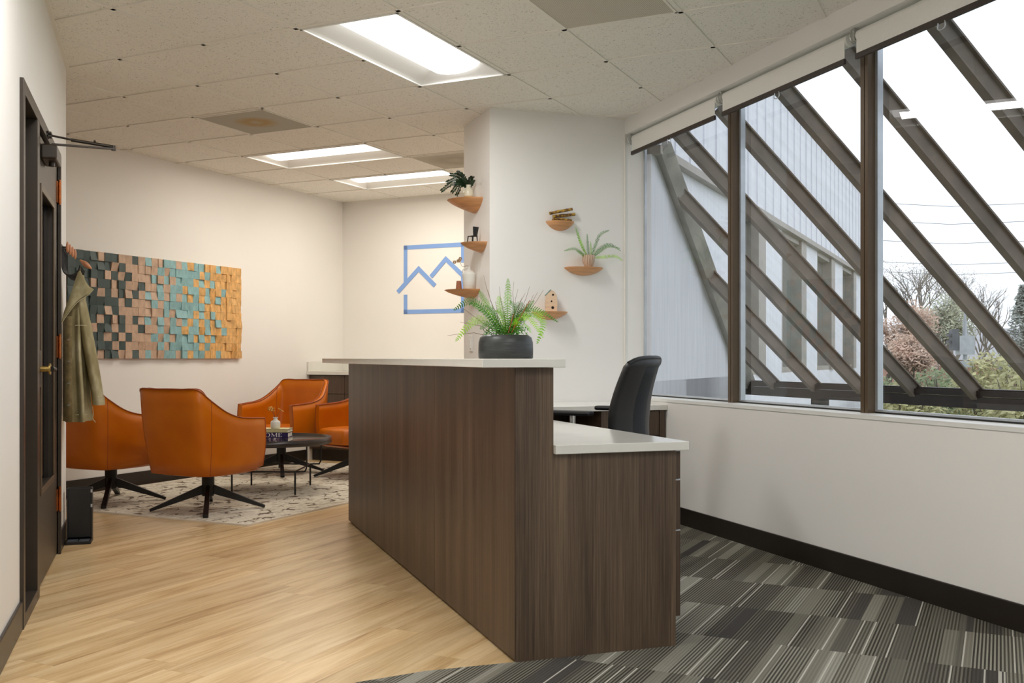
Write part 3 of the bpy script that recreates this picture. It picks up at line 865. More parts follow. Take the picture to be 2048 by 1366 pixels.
# M
mx = X0+.078
stroke(mx, zb, mx, zb+lt, .0018); stroke(mx+.030, zb, mx+.030, zb+lt, .0058); stroke(mx, zb+lt, mx+.015, zb+.003, .0052); stroke(mx+.015, zb+.003, mx+.029, zb+lt, .0018)
for dx in (0, .030):
    stroke(mx+dx-.005, zb+.0008, mx+dx+.005, zb+.0008, .0014); stroke(mx+dx-.004, zb+lt-.0008, mx+dx+.004, zb+lt-.0008, .0014)
# E
ex = X0+.123
stroke(ex, zb, ex, zb+lt, .0058); 
for k in (0.0008, lt/2, lt-.0008): stroke(ex-.005, zb+k, ex+(.018 if k != lt/2 else .012), zb+k, .0016)
stroke(ex+.0175, zb, ex+.0175, zb+.008, .0016); stroke(ex+.0165, zb+lt, ex+.0165, zb+lt-.008, .0016)
b.v = [(-.223+(x-X0)*1.25, y, zb+(z-zb)*1.05) for x, y, z in b.v]
b.build('spine_lettering', M['ink_white'], bk)
# bud vase
vx, vy = wd(-1.872, 8.02)
t = thing('bud_vase', 'small white ribbed bud vase on the book stack', 'vase', (vx, vy, TZ+.1005))
b = MB(); b.lathe([(.030, 0), (.036, .004), (.038, .03), (.038, .048), (.034, .056), (.018, .068), (.014, .078), (.019, .084), (.021, .088), (.016, .088), (.012, .08)], n=28); b.build('body', M['white_vase'], t)
t = thing('dried_flower_sprig', 'dried straw-coloured flower heads in the bud vase', 'dried flowers', (vx, vy, TZ+.1005+.07))
for ang, ln, bend in ((-.5, .085, -.035), (-.3, .09, -.04), (-.1, .08, -.02), (.35, .075, .045)):
    pts = cat1([(0, 0, 0), (bend*.4, .004*ang, ln*.5), (bend, .01*ang, ln)], 4)
    b = MB(); b.tube(pts, .0012, 5); st = b.build('stem', M['twig'], t)
    b = MB()
    for k in range(16 if ang < 0 else 7):
        c_ = pts[-1]+Vector((random.uniform(-.018, .018), random.uniform(-.012, .012), random.uniform(-.012, .014)))
        if ang > 0: c_ = pts[-1]+Vector((-.02+k*.006, 0, .012-k*.004))
        b.ball(c_, .0045, n=6, m=4)
    b.build('flower_head', M['dried'], st)

# corner cabinet against the logo wall
cxx, cyy = (KB-KA)/2, (KB+KA)/2
# local frame: +x along the logo wall to the right (e_v), +y towards the logo wall (e_u); rotation -45
t = thing('corner_cabinet', 'dark walnut drawer cabinet in the far lounge corner under the logo', 'cabinet', UV((KB*Q)-.62, (-KA*Q)+.004)+(0,), R(-45))
CW = 1.75
b = MB(); b.box(0, CW, .022, .61, .12, .895); b.build('carcass', M['laminate'], t)
b = MB(); b.box(0, CW, .07, .60, 0, .12); b.build('toe_kick', M['black_base'], t)
for k in range(4):
    xa = .03+k*.43
    for z0, z1 in ((.70, .885), (.42, .695), (.14, .415)):
        b = MB(); b.box(xa, xa+.424, 0, .02, z0, z1); b.build('drawer', M['laminate'], t, bevel=.001)
b = MB(); b.box(-.0, CW+.02, -.025, .612, .897, .93)
o = b.build('cabinet_worktop', M['white_quartz'], loc=UV((KB*Q)-.62, (-KA*Q)+.004)+(0,), rz=R(-45)); tag(o, 'white worktop on the corner cabinet behind the far orange chair', 'countertop')
b = MB(); b.box(.0, .018, -.02, .61, .9305, 1.028); b.box(.018, CW, .592, .61, .9305, 1.028)
b.build('backsplash', M['white_quartz'], o)

# ---------------------------------------------------------------- painted logo on the wall
t = thing('wall_logo_sign', 'blue painted outline of a square with two peaked roofs on the far wall', 'logo', (*UV(KB*Q-.002, -KA*Q+.79), 1.54), R(-45))
def lb(mb, x0, z0, x1, z1, w_=.044):
    d = Vector((x1-x0, 0, z1-z0)).normalized(); n_ = Vector((-d.z, 0, d.x))*w_/2
    P = [(x0+n_.x, z0+n_.z), (x0-n_.x, z0-n_.z), (x1-n_.x, z1-n_.z), (x1+n_.x, z1+n_.z)]
    vs = [(p[0], -.002, p[1]) for p in P]+[(p[0], .0, p[1]) for p in P]
    mb.add(vs, [(0, 1, 2, 3), (7, 6, 5, 4), (0, 4, 5, 1), (1, 5, 6, 2), (2, 6, 7, 3), (3, 7, 4, 0)])
b = MB(); hw = .022; S = .73
lb(b, 0, S-hw, .74, S-hw); lb(b, 0, hw, .74, hw); lb(b, .718, 0, .718, .40); lb(b, .718, .52, .718, S)
lb(b, hw, .0, hw, .205); lb(b, hw, .33, hw, S)
b.build('square_outline', M['blue'], t)
def poly_stroke(mb, pts, w_=.046):
    n_ = len(pts); L_, Rr = [], []
    for i, p in enumerate(pts):
        p = Vector(p); a = Vector(pts[max(i-1, 0)]); c = Vector(pts[min(i+1, n_-1)])
        if 0 < i < n_-1:
            d1 = (p-a).normalized(); d2 = (c-p).normalized(); nn = Vector((-(d1+d2).y, (d1+d2).x)).normalized(); k = 1/max(.3, nn.dot(Vector((-d1.y, d1.x))))
        else:
            d = (c-a).normalized(); nn = Vector((-d.y, d.x)); k = 1
        L_.append(p+nn*w_/2*k); Rr.append(p-nn*w_/2*k)
    for i in range(n_-1):
        P = [L_[i], Rr[i], Rr[i+1], L_[i+1]]
        vs = [(q_.x, -.0035, q_.y) for q_ in P]+[(q_.x, .0, q_.y) for q_ in P]
        mb.add(vs, [(0, 1, 2, 3), (7, 6, 5, 4), (0, 4, 5, 1), (1, 5, 6, 2), (2, 6, 7, 3), (3, 7, 4, 0)])
b = MB(); poly_stroke(b, [(-.075, .235), (.185, .475), (.385, .29)]); b.build('roof_line', M['blue'], t)
b = MB(); poly_stroke(b, [(.335, .385), (.515, .565), (.718, .385)]); b.build('roof_line', M['blue'], t)

# ---------------------------------------------------------------- mosaic of wooden blocks
ART = ["DDDPDDPPDPBPPBBPBOBBOOBOOOO", "DDDDDPDPPPPPBPBBBBBOBOOOOOO", "DDDDPDPDPPPBPBPBBBOBOBOOOOO", "DDPDDPDPPDPPBPBBOBBOBOOBOOO",
       "DDDPDPDPDPBPBPBPBOBOBOBOOOO", "DDDDDDPDPPPBPBBBBBBBOOOOOOO", "DDDDPDPPPPPPPBPBBBOBOBOOOOO", "DDDPDPDPDPBPBPBPBOBOBOBOOOO",
       "DDPDDPDPPDPPBPBBOBBOBOOBOOO", "DDDDPDPDPPPBPBPBBBOBOBOOOOO", "DDDDDPDPPPPPBPBBBBBOBOOOOOO", "DDDPDDPPDPBPPBBPBOBBOOBOOOO"]
ux = .735-.0005; U1 = (.735+9.966)*Q        # right end along the wall
cs = .0712
t = thing('block_artwork', 'wide wall artwork of tilted wooden blocks fading from dark teal to ochre', 'wall art', (*UV(U1, -KA*Q+.002), 1.065), R(45))
# local -x runs left along the wall, -y comes out of the wall
b = MB(); b.box(-cs*28+.003, -.003, -.014, 0, .003, cs*12-.003); b.build('backing_board', M['blkO'], t)
rnd = random.Random(3)
bl = MB()
for r_ in range(12):
    for c_ in range(28):
        ch = 'D' if c_ == 0 else ART[r_][c_-1]
        x1 = -cs*(27-c_); x0 = x1-cs; z1 = cs*(12-r_); z0 = z1-cs
        sl = rnd.uniform(.0, .014); kx, kz = rnd.choice([(1, 0), (-1, 0), (0, 1), (0, -1), (0, 0)])
        base = rnd.choice([.020, .023, .026, .030])
        def dep(ix, iz): return -(base+.006+kx*(ix-.5)*sl*1.3+kz*(iz-.5)*sl*1.3)
        g = .0004
        vs = [(x0+g, -.013, z0+g), (x1-g, -.013, z0+g), (x1-g, -.013, z1-g), (x0+g, -.013, z1-g),
              (x0+g, dep(0, 0), z0+g), (x1-g, dep(1, 0), z0+g), (x1-g, dep(1, 1), z1-g), (x0+g, dep(0, 1), z1-g)]
        bl.cur = 'DPBO'.index(ch)
        bl.add(vs, [(3, 2, 1, 0), (4, 5, 6, 7), (0, 1, 5, 4), (1, 2, 6, 5), (2, 3, 7, 6), (3, 0, 4, 7)])
bl.build('wood_blocks', [M['blk'+k] for k in 'DPBO'], t)

# ================================================================ wall shelves
def shelf(label, loc, rz, Ls, D, Hs):
    b = MB(); n = 24; K = 6; rings = []
    for j in range(n+1):
        a = math.pi*j/n
        Rm = Vector((Ls/2*math.cos(a), -D*math.sin(a)**.9 if 0 < j < n else 0, 0)); Wl = Vector((Ls/2*math.cos(a), 0, -Hs*math.sin(a)**1.6 if 0 < j < n else 0))
        row = [Rm]+[Rm.lerp(Wl, k/K)+Vector((0, -1, -.5))*(.010*math.sin(math.pi*k/K)*math.sin(a)) for k in range(1, K)]+[Wl]
        rings.append([p+Vector((0, 0, -.004)) if i > 0 else p for i, p in enumerate(row)])
    b.loft(rings, closed=False)
    top = [r[0]+Vector((0, 0, 0)) for r in rings]
    b.add(top, [tuple(range(len(top)))], False)
    wl = [r[-1] for r in rings]
    b.add(wl+[wl[0]*1], [tuple(range(len(wl)))], False)
    o = b.build('wall_shelf', M['wood_shelf'], loc=loc, rz=rz); tag(o, label, 'shelf', 'small curved wooden wall shelves'); return o
shelf('curved wooden shelf holding the cream vase with dark leaves', (XC, 6.93, 2.195), R(-90), .36, .205, .085)
shelf('curved wooden shelf holding the tiny black chair', (XC, 6.785, 1.875), R(-90), .26, .15, .062)
shelf('curved wooden shelf holding the white jug, lowest on the narrow wall face', (XC, 7.0, 1.558), R(-90), .36, .205, .055)
shelf('curved wooden shelf holding the stack of bark sticks', (2.665, YS, 2.025), 0, .207, .085, .060)
shelf('curved wooden shelf holding the striped pot of fern', (2.845, YS, 1.708), 0, .29, .11, .052)
shelf('curved wooden shelf holding the small wooden birdhouse', (2.585, YS, 1.392), 0, .26, .12, .052)

# cream vase with dark leaves
vx, vy = 2.085, 6.89
t = thing('ceramic_vase', 'cream glazed vase with tan base on the highest shelf', 'vase', (vx, vy, 2.1955))
b = MB(); b.lathe([(.030, 0), (.034, .003), (.034, .022)], n=24); b.build('base', plain('tan_clay', (198, 168, 122), .7), t)
b = MB(); b.lathe([(.034, .022), (.035, .045), (.032, .062), (.018, .082), (.016, .094), (.021, .102), (.015, .102), (.013, .09)], n=24); b.build('body', M['cream_vase'], t)
t = thing('leafy_branches', 'dark green leafy branches spilling left from the cream vase', 'foliage', (vx, vy, 2.1955+.09))
rnd = random.Random(11)
def sprig(tip, droop, nl, ls, mat, parent, sag=0.0, seed=0, name='sprig'):
    rq = random.Random(seed); tip = Vector(tip)
    mid = tip*.5+Vector((0, 0, droop)); pts = cat1([Vector((0, 0, 0)), mid, tip], nl)
    b = MB(); b.tube(pts, .0011, 5)
    for i in range(2, len(pts)):
        p = pts[i]; d = (pts[i]-pts[i-1]).normalized()
        sd = d.cross(Vector((.45, -.9, .1))).normalized()
        for s_ in (-1, 1):
            dd = (d*.6+sd*s_*1.0+Vector((rq.uniform(-.2, .2), rq.uniform(-.3, .3), rq.uniform(-.2, .2)))).normalized()
            w_ = d*(ls*.2); l_ = ls*rq.uniform(.75, 1.1)*(1.05-.55*i/len(pts))
            e = p+dd*l_; m_ = p+dd*l_*.5
            b.add([p, m_-w_, e, m_+w_], [(0, 1, 2, 3)])
    return b.build(name, mat, parent)
for i, (lat, dz, dr) in enumerate([(-.19, -.03, .045), (-.15, .03, .04), (-.13, .09, .03), (-.08, .10, .03), (-.115, -.04, .05), (-.05, .085, .01), (.03, .065, .02), (.035, .045, .0), (-.10, .01, .04), (-.085, -.055, .05)]):
    ox, oy = wd(lat, rnd.uniform(-.04, .03))
    sprig((ox, oy, dz), dr, 13, .033, M['leaf_dark'], t, seed=i)

# tiny black chair
t = thing('miniature_chair', 'tiny black model chair with a tall solid back on the middle shelf', 'ornament', (2.085, 6.765, 1.8755), R(116))
# local +x = towards front of the little seat
b = MB(); b.box(-.016, .036, -.024, .024, .042, .047); b.build('seat', M['plastic_black'], t)
b = MB(); b.loft([[(-.018, -.017, .042), (-.013, -.017, .042), (-.013, .017, .042), (-.018, .017, .042)], [(-.026, -.026, .108), (-.020, -.026, .108), (-.020, .026, .108), (-.026, .026, .108)]]); b.build('backrest', M['plastic_black'], t)
for sx, sy in ((-.014, -.019), (-.014, .019), (.033, -.021), (.033, .021)):
    b = MB(); b.taper((sx, sy, .043), (sx*1.2, sy*1.1, 0), .006, .006, .004, .004, up=(1, 0, 0)); b.build('leg', M['plastic_black'], t)

# white jug, terracotta beaker
t = thing('white_jug', 'tall white ribbed jug with a narrow neck and small handle', 'vase', (2.092, 6.90, 1.5585))
b = MB(); b.lathe([(.036, 0), (.040, .004), (.043, .05), (.048, .10), (.047, .115), (.030, .128), (.013, .138), (.012, .152), (.016, .160), (.012, .160), (.009, .15)], n=28); b.build('body', M['white_vase'], t)
hx, hy_ = wd(-1, 0)
b = MB(); b.tube(cat1([(hx*.012, hy_*.012, .150), (hx*.034, hy_*.034, .146), (hx*.046, hy_*.046, .130), (hx*.040, hy_*.040, .118)], 5), .0045, 8); b.build('handle', M['white_vase'], t)
t = thing('blossom_twig', 'thin curving twig with dried blossoms standing in the white jug', 'dried flowers', (2.092, 6.90, 1.5585+.155))
pw = [wd(l, 0)+(z,) for l, z in ((0, -.01), (-.005, .008), (-.018, .014), (-.032, .004), (-.05, .010), (-.06, .03), (-.075, .05))]
b = MB(); b.tube(cat1(pw, 4), .0013, 5); b.build('stem', M['twig'], t)
for l, z in ((-.062, .062), (-.077, .046), (-.102, .038), (-.068, .048)):
    b = MB(); x, y = wd(l, 0)
    for k in range(6):
        a = k*1.05; b.ball((x+.008*math.cos(a)*CY, y-.008*math.cos(a)*SY, z+.008*math.sin(a)), .006, .004, .005, n=6, m=4)
    b.build('blossom', M['dried_brown'], t)
t = thing('clay_beaker', 'small tapered terracotta beaker beside the white jug', 'cup', (2.045, 6.995, 1.5585))
b = MB(); b.lathe([(.021, 0), (.022, .004), (.017, .062), (.016, .065), (.014, .065), (.013, .05)], n=20); b.build('body', M['terracotta'], t)

# bark sticks
zs = 2.0255
def stick(label, p, q, r):
    p = Vector(p); q = Vector(q); b = MB(); n = 8
    pts = [p.lerp(q, i/n)+Vector((0, 0, random.uniform(-.001, .001))) for i in range(n+1)]
    b.tube(pts, [r*random.uniform(.9, 1.1) for _ in pts], 9)
    o = b.build('bark_stick', M['stick']); tag(o, label, 'stick', 'bark sticks stacked on a wall shelf')
stick('thin dark bark stick at the bottom of the stack, rear', (2.60, 6.575, zs+.008), (2.745, 6.578, zs+.008), .007)
stick('short bark stick at the bottom of the stack, front', (2.598, 6.545, zs+.010), (2.735, 6.55, zs+.008), .008)
stick('lichen-covered bark stick in the middle of the stack, tilting up right', (2.600, 6.560, zs+.028), (2.765, 6.565, zs+.052), .011)
stick('longest bark stick on top of the stack, tilting up right', (2.575, 6.562, zs+.049), (2.745, 6.560, zs+.088), .010)

# fern frond
def frond(parent, pts, wdt, mat, side=(0, -1, 0), n=26, seed=0, name='frond', curl=0.0):
    rq = random.Random(seed); P = cat1(pts, max(3, n//(len(pts)-1))); b = MB()
    b.tube(P, [lerp(.0014, .0005, i/(len(P)-1)) for i in range(len(P))], 5)
    m_ = len(P)
    for i in range(1, m_):
        s_ = i/(m_-1); L_ = wdt*math.sin(math.pi*min(1, .12+s_*.86))**.7
        d = (P[i]-P[i-1]).normalized(); sd = d.cross(Vector(side)).normalized(); nn = sd.cross(d)
        step = (P[i]-P[i-1]).length
        for sg in (-1, 1):
            dr = (sd*sg+d*.35+nn*(curl+rq.uniform(-.15, .15))).normalized()
            a = P[i]; c_ = a+dr*L_*rq.uniform(.88, 1.08); w_ = d*step*.27
            b.add([a-w_*.6, a+w_*.9, lerp_v(a, c_, .6)+w_, c_, lerp_v(a, c_, .6)-w_*.8], [(0, 1, 2, 3, 4)])
    return b.build(name, mat, parent)
def lerp_v(a, c_, t_): return a+(c_-a)*t_

# striped pot fern on shelf
px_, py_ = 2.862, 6.545
t = thing('striped_pot', 'small clay pot with pale vertical stripes on the wall shelf', 'pot', (px_, py_, 1.7085))
b = MB(); b.lathe([(.026, 0), (.032, .01), (.043, .04), (.046, .082), (.043, .084), (.040, .07), (0, .07)], n=32); b.build('body', M['strpot'], t)
t = thing('small_fern', 'arching fern growing in the striped pot', 'fern', (px_, py_, 1.7085+.075))
k_ = 7.12/2027
for i, (pp, wq, mt) in enumerate([
        ([(1173, 512), (1158, 490), (1146, 462), (1143, 452)], .010, 'fern'), ([(1172, 512), (1160, 495), (1150, 478), (1143, 462)], .014, 'fern_pale'),
        ([(1175, 512), (1172, 495), (1169, 465)], .013, 'fern_dark'), ([(1180, 512), (1186, 490), (1196, 466), (1215, 457)], .013, 'fern_dark'),
        ([(1182, 512), (1198, 494), (1222, 484), (1247, 496)], .013, 'fern_dark'), ([(1182, 512), (1205, 510), (1232, 508), (1247, 517)], .012, 'fern_pale'),
        ([(1168, 512), (1155, 502), (1140, 495), (1117, 500)], .012, 'fern_dark'), ([(1168, 512), (1155, 505), (1140, 500)], .013, 'fern'),
        ([(1178, 512), (1179, 500), (1177, 480)], .010, 'fern_pale'), ([(1182, 512), (1200, 498), (1215, 489), (1240, 492)], .010, 'fern_dark')]):
    pts = []
    for q_, (a, c_) in enumerate(pp):
        ox, oy = wd((a-1174)*k_, 0); pts.append((ox, -.045*(q_/(len(pp)-1))*(1 if i % 2 else .2)-0.004, (512-c_)*k_-.01))
    frond(t, pts, wq*1.35, M[mt], side=(.3, -.95, .1), n=30, seed=40+i)

# birdhouse
t = thing('birdhouse', 'tiny pale wooden birdhouse with three holes and teal roof edge', 'ornament', (2.578, 6.545, 1.3925), R(-14))
b = MB()
prof = [(-.038, 0), (.040, 0), (.044, .05), (.038, .11), (.022, .138), (.002, .148), (-.024, .132), (-.038, .11)]
vs = [(x, -.02, z) for x, z in prof]+[(x, .02, z) for x, z in prof]; n = len(prof)
b.add(vs, [tuple(range(n)), tuple(range(2*n-1, n-1, -1))]+[(i, i+n, (i+1) % n+n, (i+1) % n) for i in range(n)]); b.build('body', M['wood_light'], t, bevel=.002)
b = MB(); b.bar((-.040, 0, .112), (-.002, 0, .151), .044, .004); b.build('roof', M['teal_roof'], t)
b = MB(); b.box(-.042, -.034, -.023, .0, .03, .085); b.build('side_ledge', M['wood_light'], t)
for x, z, r_ in ((.012, .115, .0075), (0.002, .070, .006), (.010, .026, .010)):
    b = MB(); b.tube([(x, -.0206, z), (x, -.0195, z)], r_, 14); b.build('hole', M['hole'], t)

# light switch
t = thing('light_switch', 'white rocker light switch on the narrow wall face above the counter', 'light switch', (XC-.0005, 7.035, 1.175), R(-90))
b = MB(); b.box(-.036, .036, -.006, 0, -.058, .058); pl = b.build('cover_plate', M['plastic_white'], t, bevel=.002)
b = MB(); b.box(-.016, .016, -.011, -.0055, -.034, .034); b.build('rocker', M['plastic_white'], t, bevel=.002)

# ================================================================ planter on the counter
PX, PY, PZ = 1.222, 3.56, 1.0675
t = thing('bowl_planter', 'wide charcoal ceramic planter on the white transaction counter', 'planter', (PX, PY, PZ))
b = MB(); b.lathe([(.098, 0), (.1015, .003), (.102, .03), (.101, .06), (.096, .078), (.084, .087), (.078, .0875), (.076, .080), (.078, .07), (0, .07)], n=48); b.build('bowl', M['char_pot'], t)
b = MB(); b.lathe([(.077, .069), (.05, .073), (0, .078)], n=24); b.build('soil', M['soil'], t)
t = thing('boston_fern', 'bushy bright green fern with twigs growing from the charcoal planter', 'fern', (PX, PY, PZ+.072))
k_ = 3.76/2027
FR = [([(1015, 665), (1014, 620), (1015, 585), (1015, 553)], .019, 'fern', 0), ([(1008, 665), (985, 625), (968, 597), (958, 578)], .019, 'fern', .02),
      ([(1005, 665), (980, 630), (950, 602), (935, 600), (908, 617)], .021, 'fern_dark', .05), ([(1003, 665), (975, 640), (945, 640), (912, 678)], .021, 'fern_pale', .06),
      ([(1000, 665), (985, 635), (960, 612), (940, 600)], .02, 'fern_dark', -.04), ([(1020, 665), (1035, 625), (1055, 612), (1085, 622), (1114, 640)], .019, 'fern_dark', .03),
      ([(1022, 665), (1045, 628), (1070, 625), (1085, 645), (1073, 683)], .019, 'fern', .07), ([(1022, 665), (1035, 635), (1055, 632), (1075, 655), (1085, 672)], .018, 'fern_pale', .08),
      ([(1018, 665), (1035, 630), (1052, 612), (1067, 597)], .018, 'fern', .0), ([(1010, 665), (1002, 630), (998, 600), (997, 585)], .018, 'fern_pale', -.05),
      ([(1015, 665), (1025, 630), (1035, 605), (1045, 600)], .018, 'fern_dark', -.06), ([(1010, 665), (995, 640), (985, 620), (970, 610)], .017, 'fern_dark', .08),
      ([(1018, 665), (1022, 640), (1030, 620), (1020, 600)], .018, 'fern_dark', .08), ([(1022, 665), (1040, 650), (1050, 645), (1060, 662)], .017, 'fern', .09),
      ([(1005, 665), (990, 650), (975, 645), (960, 655)], .017, 'fern_dark', .09), ([(1012, 665), (1010, 640), (1004, 625), (990, 620)], .017, 'fern', .09),
      ([(1020, 665), (1036, 642), (1048, 628), (1062, 622)], .019, 'fern_dark', -.07), ([(1010, 665), (1022, 645), (1034, 640), (1040, 650)], .017, 'fern', .10)]
for i, (pp, wq, mt, dp) in enumerate(FR):
    pts = []
    for q_, (a, c_) in enumerate(pp):
        ff = q_/(len(pp)-1); ox, oy = wd((a-1010.5)*k_*(1+dp*ff*-.2), -dp*1.3*ff); pts.append((ox, oy, (674-c_)*k_))
    frond(t, pts, wq*1.1, M[mt], side=(.33+(i % 3-1)*.25, -.94, .15), n=34, seed=70+i)
rnd = random.Random(21)
b = MB()
for tip in [(966, 545), (975, 575), (998, 570), (1027, 558), (1035, 575), (1050, 580), (1058, 570), (1075, 578), (1086, 575), (1066, 585), (920, 640), (915, 605), (895, 667), (990, 600), (1043, 590)]:
    a, c_ = tip; x0, y0 = wd(rnd.uniform(-.02, .02), 0); x1, y1 = wd((a-1010.5)*k_, rnd.uniform(-.05, .05)); z1 = (674-c_)*k_
    mid = Vector(((x0+x1)/2+rnd.uniform(-.01, .01), (y0+y1)/2, z1*.45+rnd.uniform(-.01, .02)))
    m2 = mid.lerp(Vector((x1, y1, z1)), .6)+Vector((rnd.uniform(-.006, .006), 0, rnd.uniform(-.004, .004)))
    b.tube([(x0, y0, 0), mid, m2, (x1, y1, z1)], [.0012, .0009, .0007, .0004], 5)
o = b.build('twigs', M['twig'], t)
for pp in ([(1016, 662), (1026, 625)], [(1022, 662), (1058, 598)], [(1024, 660), (1030, 640)]):
    b = MB(); pts = [wd((a-1010.5)*k_, -.06)+((674-c_)*k_,) for a, c_ in pp]; b.tube(pts, .0016, 6); b.build('dead_stem', M['twig_orange'], t)
b = MB()
for k in range(420):
    a = rnd.uniform(0, 2*math.pi); r_ = .085*math.sqrt(rnd.random()); x, y = r_*math.cos(a), r_*math.sin(a); z = rnd.uniform(.0, .055)*(1-.3*r_/.085)
    d = Vector((rnd.uniform(-1, 1), rnd.uniform(-1, 1), rnd.uniform(-.3, 1))).normalized()*.006; e = d.orthogonal().normalized()*.003; p = Vector((x, y, z+.004))
    b.add([p-e, p+d, p+e, p-d], [(0, 1, 2, 3)])
o = b.build('undergrowth', M['fern_dark'], t); o['kind'] = 'stuff'

# ================================================================ coat rack, jacket, umbrella stand
t = thing('coat_rack', 'black wire coat rack with wooden oval pegs beside the door', 'coat rack', (XD, 6.10, 1.55))
b = MB(); b.box(0, .012, .0, .40, .125, .150); b.build('back_bar', M['black_metal'], t)
for k in range(5):
    yy = .02+k*.09
    b = MB(); b.tube(cat1([(.012, yy, .135), (.014, yy, .03), (.03, yy, -.012), (.065, yy, -.02), (.095, yy, .005), (.105, yy, .035)], 4), .0045, 8); hk = b.build('wire_hook', M['black_metal'], t)
for k in range(4):
    yy = .03+k*.10; xo = .040+.006*k
    b = MB(); b.ball((xo, yy, .135-.003*k), .0085, .016, .032, 12, 8); b.build('wooden_peg', M['wood_peg'], t)
    b = MB(); b.tube([(.012, yy, .135), (xo, yy, .135)], .005, 6); b.build('peg_arm', M['black_metal'], t)
b = MB(); rg = []
for i in range(9):
    s_ = i/8; c_ = Vector((lerp(.105, .165, s_), .02, lerp(.065, .018, s_))); r_ = .013*math.sin(math.pi*min(.97, max(.06, s_)))+.003
    rg.append([c_+Vector((.5*r_*math.cos(q*math.pi/5), 1.3*r_*math.sin(q*math.pi/5), .8*r_*math.cos(q*math.pi/5))) for q in range(10)])
b.loft(rg); o = b.build('wooden_peg', M['wood_peg'], t); o['label'] = 'reddish wooden peg sticking out lowest'
# jacket
JX, JY = XD+.112, 6.24
t = thing('denim_jacket', 'olive denim jacket hanging from the coat rack', 'jacket', (JX, JY, .72))
def jring(z, cx_, cy_, ax, ay, folds, ph, n=48, amp=.12):
    out = []
    for j in range(n):
        a = 2*math.pi*j/n; r_ = 1+amp*math.sin(folds*a+ph)+amp*.45*math.sin(folds*1.7*a+ph*2)
        out.append((cx_+ax*r_*math.cos(a), cy_+ay*r_*math.sin(a), z))
    return out
b = MB(); rg = []
for z, cx_, cy_, ax, ay, am in ((.0, -.025, -.02, .058, .135, .20), (.02, -.025, -.02, .060, .135, .2), (.06, -.025, -.02, .061, .135, .19), (.20, -.03, -.01, .058, .135, .18), (.36, -.035, 0, .053, .13, .15),
                     (.52, -.035, 0, .048, .12, .13), (.64, -.03, 0, .042, .10, .10), (.73, -.022, 0, .035, .075, .08), (.79, -.015, 0, .026, .045, .05), (.82, -.012, 0, .018, .03, .02)):
    rg.append(jring(z, cx_, cy_, ax, ay, 5, z*1.2+.4, amp=am))
b.loft(rg); body = b.build('body', M['denim'], t, subd=1)
b = MB(); rg = []
for z, cx_, ax, ay in ((.10, .082, .030, .060), (.13, .080, .031, .062), (.22, .066, .032, .065), (.40, .036, .034, .066), (.56, .010, .032, .062), (.68, -.008, .026, .05), (.76, -.015, .014, .03)):
    rg.append(jring(z, cx_, -.055, ax, ay, 3, z*3, 32, .08))
b.loft(rg); slv = b.build('sleeve', M['denim'], t, subd=1)
b = MB(); b.loft([jring(.085, .085, -.055, .033, .063, 3, .3, 32, .05), jring(.13, .0815, -.055, .0335, .064, 3, .4, 32, .06)]); b.build('cuff', M['denim'], slv)
b = MB(); b.loft([jring(-.005, -.025, -.02, .061, .137, 5, .4, 48, .2), jring(.035, -.025, -.02, .0625, .138, 5, .44, 48, .2)]); b.build('hem_band', M['denim'], body)
# collar: a folded band sweeping from the nape down the front
b = MB(); top_ = cat1([(.030, -.06, .74), (.012, -.075, .795), (-.015, -.05, .845), (-.035, -.075, .79), (-.058, -.115, .70), (-.088, -.145, .60)], 5)
low_ = cat1([(.062, -.10, .735), (.035, -.125, .70), (.0, -.135, .675), (-.03, -.15, .645), (-.060, -.168, .60), (-.100, -.176, .535)], 5)
b.loft([[a, a.lerp(c_, .5)+Vector((.004, -.018, .008)), c_] for a, c_ in zip(top_, low_)], closed=False); col_ = b.build('collar', M['denim'], t, solid=.006, subd=1)
b = MB(); b.tube([p+Vector((0, -.003, .0)) for p in low_], .0016, 5); b.build('collar_stitching', M['thread'], col_)
b = MB(); b.loft([[(-.092, -.115, z_), (-.070, -.162, z_), (-.045, -.168, z_)] for z_ in (0, .15, .3, .45, .58)], closed=False); pk = b.build('placket', M['denim_dark'], t, solid=.006)
for z_ in (.09, .21, .33, .45): 
    b = MB(); b.tube([(-.060, -.167, z_), (-.062, -.1735, z_)], .006, 12); b.build('button', M['jacket_button'], pk)
b = MB()
for z_ in (.035, .53): b.tube([(-.03, -.150, z_), (.0, -.140, z_+.002), (.03, -.12, z_)], .0014, 5)
b.build('seam_stitching', M['thread'], body)
b = MB(); b.tube(cat1([(.055, -.09, .08), (.06, -.095, .04), (.058, -.092, .01), (.072, -.09, -.012)], 4), .0018, 5); b.build('loose_thread', M['thread'], t)
b = MB(); b.tube(cat1([(-.012, -.02, .80), (-.012, -.035, .845), (-.012, -.03, .868), (-.012, -.01, .845), (-.012, 0, .80)], 4), .003, 6); b.build('hanging_loop', M['denim'], t)

t = thing('umbrella_stand', 'small black upright stand with a slatted drip tray against the wall end', 'umbrella stand', (-.425, 6.375, 0), R(-YAW+17))
b = MB(); b.box(-.068, .068, .055, .063, .0, .315); b.box(-.068, -.061, .0, .055, .02, .315); b.box(.061, .068, .0, .055, .02, .315)
b.box(-.061, .061, .0, .006, .03, .315); b.build('housing', M['plastic_black'], t, bevel=.002)
b = MB(); b.box(-.068, .068, -.075, .055, .0, .018); tr_ = b.build('drip_tray', M['plastic_black'], t, bevel=.002)
b = MB()
for k in range(5): b.box(-.058, -.004, -.070+k*.014, -.064+k*.014, .018, .0215); b.box(.004, .058, -.070+k*.014, -.064+k*.014, .018, .0215)
b.build('slats', plain('grey_slats', (84, 88, 94), .5), tr_)
for z_ in (.30, .215): 
    b = MB(); b.box(.0605, .0695, -.002, .008, z_-.012, z_+.006); b.build('corner_clip', M['alu'], t)

